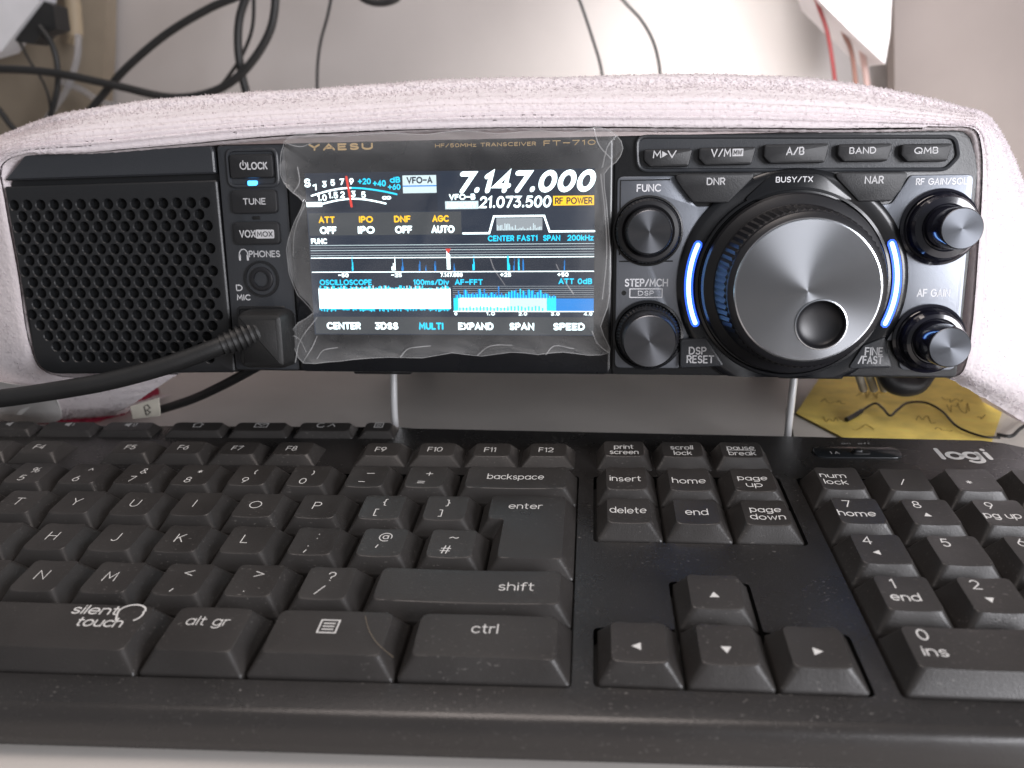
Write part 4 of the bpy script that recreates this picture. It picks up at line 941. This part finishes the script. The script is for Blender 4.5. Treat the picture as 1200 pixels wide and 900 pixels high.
# microphone cable with moulded plug
mb = MB()
pc = [facew(285, 397, 9), facew(262, 404, 13), facew(230, 416, 16), facew(190, 430, 19), facew(130, 446, 22), (facew(70, 457, 24)), facew(0, 467, 25), facew(-60, 473, 24), facew(-160, 478, 15), facew(-320, 480, 10), facew(-560, 470, 10)]
tube(mb, pc, 3.05, CABLE, seg=14)
mc = mb.build('microphone_cable'); tag(mc, 'thick black microphone cable running from its plug across the speaker to the left edge', 'cable')
mb = MB()
o_ = rrect(*prect((285, 431), (337, 364), 8), 3, 5)
W_ = lambda P: [tuple(RAD_W @ Vector(p)) for p in P]
mb.loft([W_(fr(inset(o_, .8), .2)), W_(fr(o_, 2.5)), W_(fr(inset(o_, .3), 9)), W_(fr(inset(o_, 1.2), 11.5)), W_(fr(inset(o_, 2.6), 12.3))], CABLE)
mb.build('plug', mc)
mb = MB()
for k in range(7):
    t = k / 6; P = Vector(facew(303 - 40 * t, 388.5 + 15.5 * t, 8 + 5 * t)); Q = Vector(facew(303 - 40 * t - 3, 388.5 + 15.5 * t + 1.2, 8.4 + 5 * t))
    tube(mb, [P, P.lerp(Q, .5), Q], 5.2 - 1.5 * t, CABLE, n=2, seg=16)
tube(mb, [facew(306, 387, 8), facew(285, 396, 10), facew(262, 404, 13)], lambda t: 4.6 - 1.3 * t, CABLE, seg=16); mb.build('strain_relief', mc)
# thinner cable under the speaker, with its paper flag
mb = MB(); P = [facew(345, 404, -8), facew(318, 420, -8), facew(290, 436, -14), facew(258, 453, -24), facew(225, 468, -34), facew(188, 480, -42), facew(170, 484, -44), facew(158, 486, -46)]
tube(mb, P, 1.75, CABLE, seg=12)
sc = mb.build('data_cable'); tag(sc, 'thin black cable with a white paper flag below the speaker', 'cable')
mb = MB(); PAPER = mat('paper', (.50, .47, .40), .8, mott=.06, mscale=200)
FL = [Vector(facew(a, b, d)) for a, b, d in ((153, 476, -40), (186, 466, -38), (188, 487, -38), (156, 491, -40))]
nrm = (FL[1] - FL[0]).cross(FL[3] - FL[0]).normalized() * .25
mb.loft([[tuple(p - nrm) for p in FL], [tuple(p + nrm) for p in FL]], PAPER, cap0=True)
INK = mat('ink', (.05, .045, .04), .7)
def onflag(a, b):
    p = FL[0].lerp(FL[1], a).lerp(FL[3].lerp(FL[2], a), b); n_ = nrm * 1.3; c = CAM_W.translation
    return tuple(p + (n_ if n_.dot(c - p) > 0 else -n_))
for st in ([(.50, .25), (.60, .22), (.68, .45), (.55, .55), (.68, .7), (.56, .85)], [(.48, .3), (.52, .85)]): ribbon(mb, st, .05, onflag, INK)
mb.build('paper_flag', sc)

# ================================================================== YELLOW NOTE and small things by the stand
YEL = mat('yellow_paper', (.93, .72, .17), .7, mott=.16, mscale=90, bump=.9, bscale=110)
def sheet(name, pts, z, m, lab, cat, thick=.25, curl=0):
    mb = MB(); P = [at_z(a, b, z) for a, b in pts]; c = sum(P, Vector()) / len(P)
    n = len(P); top = [tuple(p + Vector((0, 0, curl * ((p - c).length / 40) ** 2))) for p in P]; bot = [(x, y, zz - thick) for x, y, zz in top]
    ring = [tuple(Vector(p).lerp(c, .5) * 1) for p in top]
    mb.loft([bot, top, ring], m, cap0=True); o = mb.build(name); tag(o, lab, cat); return o
under = sheet('paper_sheet', [(924, 478), (1240, 462), (1260, 560), (938, 548)], .6, mat('white_paper', (.66, .62, .56), .75, mott=.05), 'cream paper sheet lying under the yellow handwritten note', 'paper')
note = sheet('sticky_note', [(933, 484), (962, 440), (1100, 432), (1176, 478), (1158, 530), (1010, 524)], 1.6, YEL, 'yellow paper note with dark handwriting below the tuning dial', 'note')
mb = MB(); rnd = random.Random(12); HW = mat('pencil', (.40, .27, .04), .8)
def scrib(px, py, w, h, k):
    P = []
    for i in range(k): P.append((px + w * i / k + rnd.uniform(-2, 2), py + rnd.uniform(-h, h)))
    Q = [at_z(a, b, 1.75) for a, b in P]; Q = catmull(Q, 5)
    ribbon(mb, [(q.x, q.y) for q in Q], .42, lambda x, y: (x, y, 1.74), HW)
for a in ((962, 470, 34, 4, 9), (1005, 462, 40, 5, 10), (1060, 455, 30, 4, 8), (1105, 468, 28, 5, 8), (1075, 490, 26, 6, 8), (1110, 478, 30, 6, 9), (1145, 488, 10, 3, 5), (1000, 500, 30, 4, 7), (965, 490, 20, 4, 6), (1095, 502, 24, 4, 7)): scrib(*a)
mb.build('handwriting', note)
cable('wire', [at_z(a, b, z) for a, b, z in ((992, 492, 2.6), (1003, 486, 3.2), (1024, 473, 4), (1034, 478, 5), (1043, 487, 5), (1052, 480, 4.5), (1064, 472, 4), (1085, 472, 3.5), (1104, 482, 3), (1122, 500, 3), (1150, 511, 3), (1172, 513, 3))], lambda t: 1.05 if t < .12 else .5, 'thin black wire with a bent end curling over the yellow note', 'wire')
cable('wire', [at_z(a, b, 3) for a, b in ((1168, 509), (1185, 511), (1196, 502), (1215, 492), (1240, 496))], .7, 'short dark wire curling at the right edge beside the keyboard corner', 'wire')
mb = MB()
for k, a in enumerate((1008, 1020, 1032)): p = facew(a, 444, -45); q = facew(a + 4, 456, -52); tube(mb, [p + (p - q) * 1.5, p, q], 1.5, mat('grey_lead', (.30, .28, .25), .5), n=4, seg=10)
tag(mb.build('connector_lead'), 'grey connector leads hanging under the right end of the radio', 'cable')
mb = MB(); p = facew(1062, 449, -40); tube(mb, [p + Vector((-9, 0, 4)), p + Vector((-4, 0, 0)), p + Vector((3, 0, -.5)), p + Vector((8, 0, 4))], lambda t: 2.4 + 1.9 * math.sin(PI * t), CABLE, seg=12)
tag(mb.build('cable_plug'), 'small black cable plug tucked under the radio above the note', 'plug')

# ================================================================== SETTING
def slab(name, x0, x1, y0, y1, z0, z1, m, bev=0):
    mb = MB(); o = rrect(x0, x1, y0, y1, max(bev, .01), 2); mb.loft([z3(o, z0), z3(o, z1)], m, cap0=True, smooth=False); return mb.build(name)
TABLE = mat('table_laminate', (.60, .565, .53), .38, mott=.04, mscale=30, bump=.08, bscale=900, rvar=.06)
WALLM = mat('wall_paint', (.45, .42, .405), .85, mott=.05, mscale=8, bump=.25, bscale=250)
WY = 430
slab('desk_surface', -900, 1300, -700, WY, -25, 0, TABLE)['kind'] = 'structure'
slab('back_wall', -900, 1300, WY, WY + 30, -25, 900, WALLM)['kind'] = 'structure'
def poly_block(name, pts, Y, th, m, lab, cat):
    mb = MB(); P = [at_y(a, b, Y) for a, b in pts]
    mb.loft([[tuple(p + Vector((0, th, 0))) for p in P], [tuple(p) for p in P]], m, cap0=True, smooth=False)
    o = mb.build(name); tag(o, lab, cat); return o
poly_block('wooden_board', [(-240, 344), (108, 344), (124, 60), (132, -500), (-240, -500)], WY - 22, 14, mat('board', (.27, .225, .17), .7, mott=.15, mscale=25), 'tan board standing against the wall behind the cables', 'board')
poly_block('white_box', [(-160, -400), (66, -400), (46, 2), (14, 44), (2, 60), (-160, 108)], 318, 18, mat('box_grey', (.60, .60, .62), .6, mott=.04), 'pale grey box above the plug at the top left corner', 'box')
poly_block('white_carton', [(900, -400), (945, -40), (962, 2), (1000, 40), (1037, 75), (1043, 40), (1047, -40), (1060, -400)], 340, 50, mat('carton_white', (.66, .63, .64), .6, mott=.05), 'white carton with its lower corner hanging above the towel', 'carton')
mb = MB(); tube(mb, [at_y(a, b, 380) for a, b in ((80, -400), (84, -40), (86, 10), (88, 36), (86, 52))], lambda t: 5.6 if t < .85 else 4.5, mat('beige_stick', (.36, .29, .20), .6), seg=14)
tag(mb.build('wall_peg'), 'beige rounded peg hanging beside the black plug', 'peg')
mb = MB(); P = [at_y(a, b, 322) for a, b in ((34, -6), (62, 6), (66, 34), (48, 40), (38, 52), (18, 48))]
mb.loft([[tuple(p + Vector((0, 16, 0))) for p in P], [tuple(p) for p in P]], CABLE, cap0=True, smooth=False)
tag(mb.build('power_plug'), 'black power plug below the pale grey box', 'plug')
def bc(pts, Y, r, lab, m=CABLE, cat='cable', name='cable', group=None):
    P = []
    for q in pts: P.append(at_y(q[0], q[1], Y + (q[2] if len(q) > 2 else 0)))
    for e in (0, -1):                                         # carry the ends on: up, off to the left, or down to the desk
        a, b = pts[e][:2]; p = P[e]
        q = P[1] if e == 0 else P[-2]; t = (p - q).normalized(); L_ = (p - q).length
        run = lambda d: [p + t * L_ * .8 + d * L_ * .5, p + t * L_ * 1.1 + d * L_ * 1.9, p + t * L_ * 1.1 + d * L_ * 4.5, p + t * L_ * 1.1 + d * L_ * 9 + d * 120]
        if a <= -20: more = run(Vector((-1, 0, 0)))
        elif b < 0: more = run(Vector((0, 0, 1)))
        elif b > 95: more = [p + t * L_ * .6 + Vector((0, 0, -L_ * .4)), Vector((p.x + t.x * L_, p.y, p.z * .55)), Vector((p.x + t.x * L_, p.y - 4, 3))]
        else: more = []
        if e == 0: P = more[::-1] + P
        else: P = P + more
    return cable(name, P, r, lab, cat, m=m, group=group)
bc([(-60, 84), (0, 81), (60, 85), (130, 99), (200, 114), (250, 107), (285, 84), (312, 46), (322, 10), (322, -40)], 300, 2.6, 'thick black cable sweeping in from the left edge and looping upward')
bc([(98, 142), (120, 112), (150, 78), (195, 40), (245, 10), (290, -10), (330, -40)], 316, 2.5, 'black cable rising diagonally from behind the towel to the top')
bc([(292, 120), (284, 90), (279, 55), (281, 20), (292, -14), (300, -50)], 310, 2.7, 'black cable hanging straight down inside the loop')
bc([(250, 112), (266, 92), (284, 64), (296, 30), (297, -20)], 325, 1.2, 'thin dark wire crossing the thick cable loop')
bc([(46, 30), (60, 50), (67, 75), (67, 105), (58, 140), (50, 170)], 318, 1.9, 'black lead dropping from the power plug')
bc([(22, 46), (34, 70), (50, 95), (58, 118), (60, 150)], 328, .9, 'thin dark lead slanting down beside the power plug')
bc([(-30, 108), (-4, 126), (12, 146), (30, 165)], 310, 2.0, 'black cable end disappearing behind the towel at the left edge')
bc([(392, -30), (385, 14), (376, 48), (372, 80), (372, 120)], 330, 1.0, 'lone thin dark cable hanging left of centre behind the towel')
bc([(668, -30), (682, 8), (694, 44), (704, 78), (708, 110)], 330, 1.0, 'thin black wire left of a pair behind the towel')
bc([(714, -20), (732, 2), (752, 24), (766, 50), (773, 80), (774, 110)], 335, 1.1, 'curved thin black wire right of a pair behind the towel')
bc([(415, -14), (428, -1), (446, 3), (464, -2), (474, -16)], 330, 2.6, 'black cable bight dipping into the top of the view')
REDW = mat('red_wire', (.20, .03, .03), .5); COPW = mat('copper_wire', (.26, .13, .10), .5); CLRW = mat('clear_lead', (.72, .72, .74), .2); CLRW.node_tree.nodes['Principled BSDF'].inputs['Transmission Weight'].default_value = .8
bc([(948, -30), (958, 4), (968, 32), (974, 62), (980, 110)], 350, 1.3, 'dark red wire hanging left of the white carton', REDW, 'wire', 'wire')
bc([(976, -10), (988, 36), (998, 62), (1004, 110)], 356, 1.5, 'copper brown wire hanging below the white carton', COPW, 'wire', 'wire')
bc([(1000, 20), (1010, 60), (1014, 84), (1018, 115)], 360, 2.0, 'pale pink wire nearest the carton corner', mat('pink_wire', (.60, .42, .38), .5), 'wire', 'wire')
bc([(92, 40), (90, 70), (78, 105), (58, 135), (40, 165)], 362, 2.2, 'clear plastic lead hanging below the beige peg', CLRW, 'cable')
bc([(70, 95), (95, 105), (120, 120), (150, 128), (180, 150)], 366, 2.4, 'clear plastic lead crossing behind the diagonal black cable', CLRW, 'cable')
poly_block('upright_board', [(1044, -500), (1420, -500), (1420, 345), (1050, 345)], 404, 16, mat('taupe_board', (.33, .285, .265), .75, mott=.06, mscale=14), 'plain taupe upright board at the right behind the towel', 'board')

# ================================================================== LIGHT, WORLD, CAMERA
def area(name, loc, tgt, size, power, col, sy=None):
    l = bpy.data.lights.new(name, 'AREA'); l.energy = power; l.color = col; l.size = size * MM
    if sy: l.shape = 'RECTANGLE'; l.size_y = sy * MM
    o = bpy.data.objects.new(name, l); COL.objects.link(o); loc = Vector(loc) * MM; o.location = loc
    o.rotation_euler = (Vector(tgt) * MM - loc).to_track_quat('-Z', 'Y').to_euler(); return o
sl_ = area('shelf_lamp', (390, 285, 300), (388, 330, 110), 120, .78, (1, .97, .96)); sl_.data.spread = rad_(115)
area('room_window', (850, -560, 230), (320, -20, 50), 330, 7.0, (.95, .95, 1))
area('ceiling_lamp', (200, -60, 800), (230, 0, 50), 400, 2.6, (1, .88, .82))
w = bpy.data.worlds.new('World'); S.world = w; w.use_nodes = True
w.node_tree.nodes['Background'].inputs[0].default_value = (.85, .87, .92, 1); w.node_tree.nodes['Background'].inputs[1].default_value = .20
cd = bpy.data.cameras.new('camera'); cam = bpy.data.objects.new('camera', cd); COL.objects.link(cam); cam.matrix_world = m2(CAM_W)
cd.sensor_width = 36; cd.lens = FPX / 1200 * 36; cd.clip_start = .005; cd.clip_end = 50
cd.dof.use_dof = True; cd.dof.focus_distance = .245; cd.dof.aperture_fstop = cd.lens / 2.1
S.camera = cam
S.view_settings.view_transform = 'Standard'; S.view_settings.look = 'None'; S.view_settings.exposure = .3; S.view_settings.gamma = 1
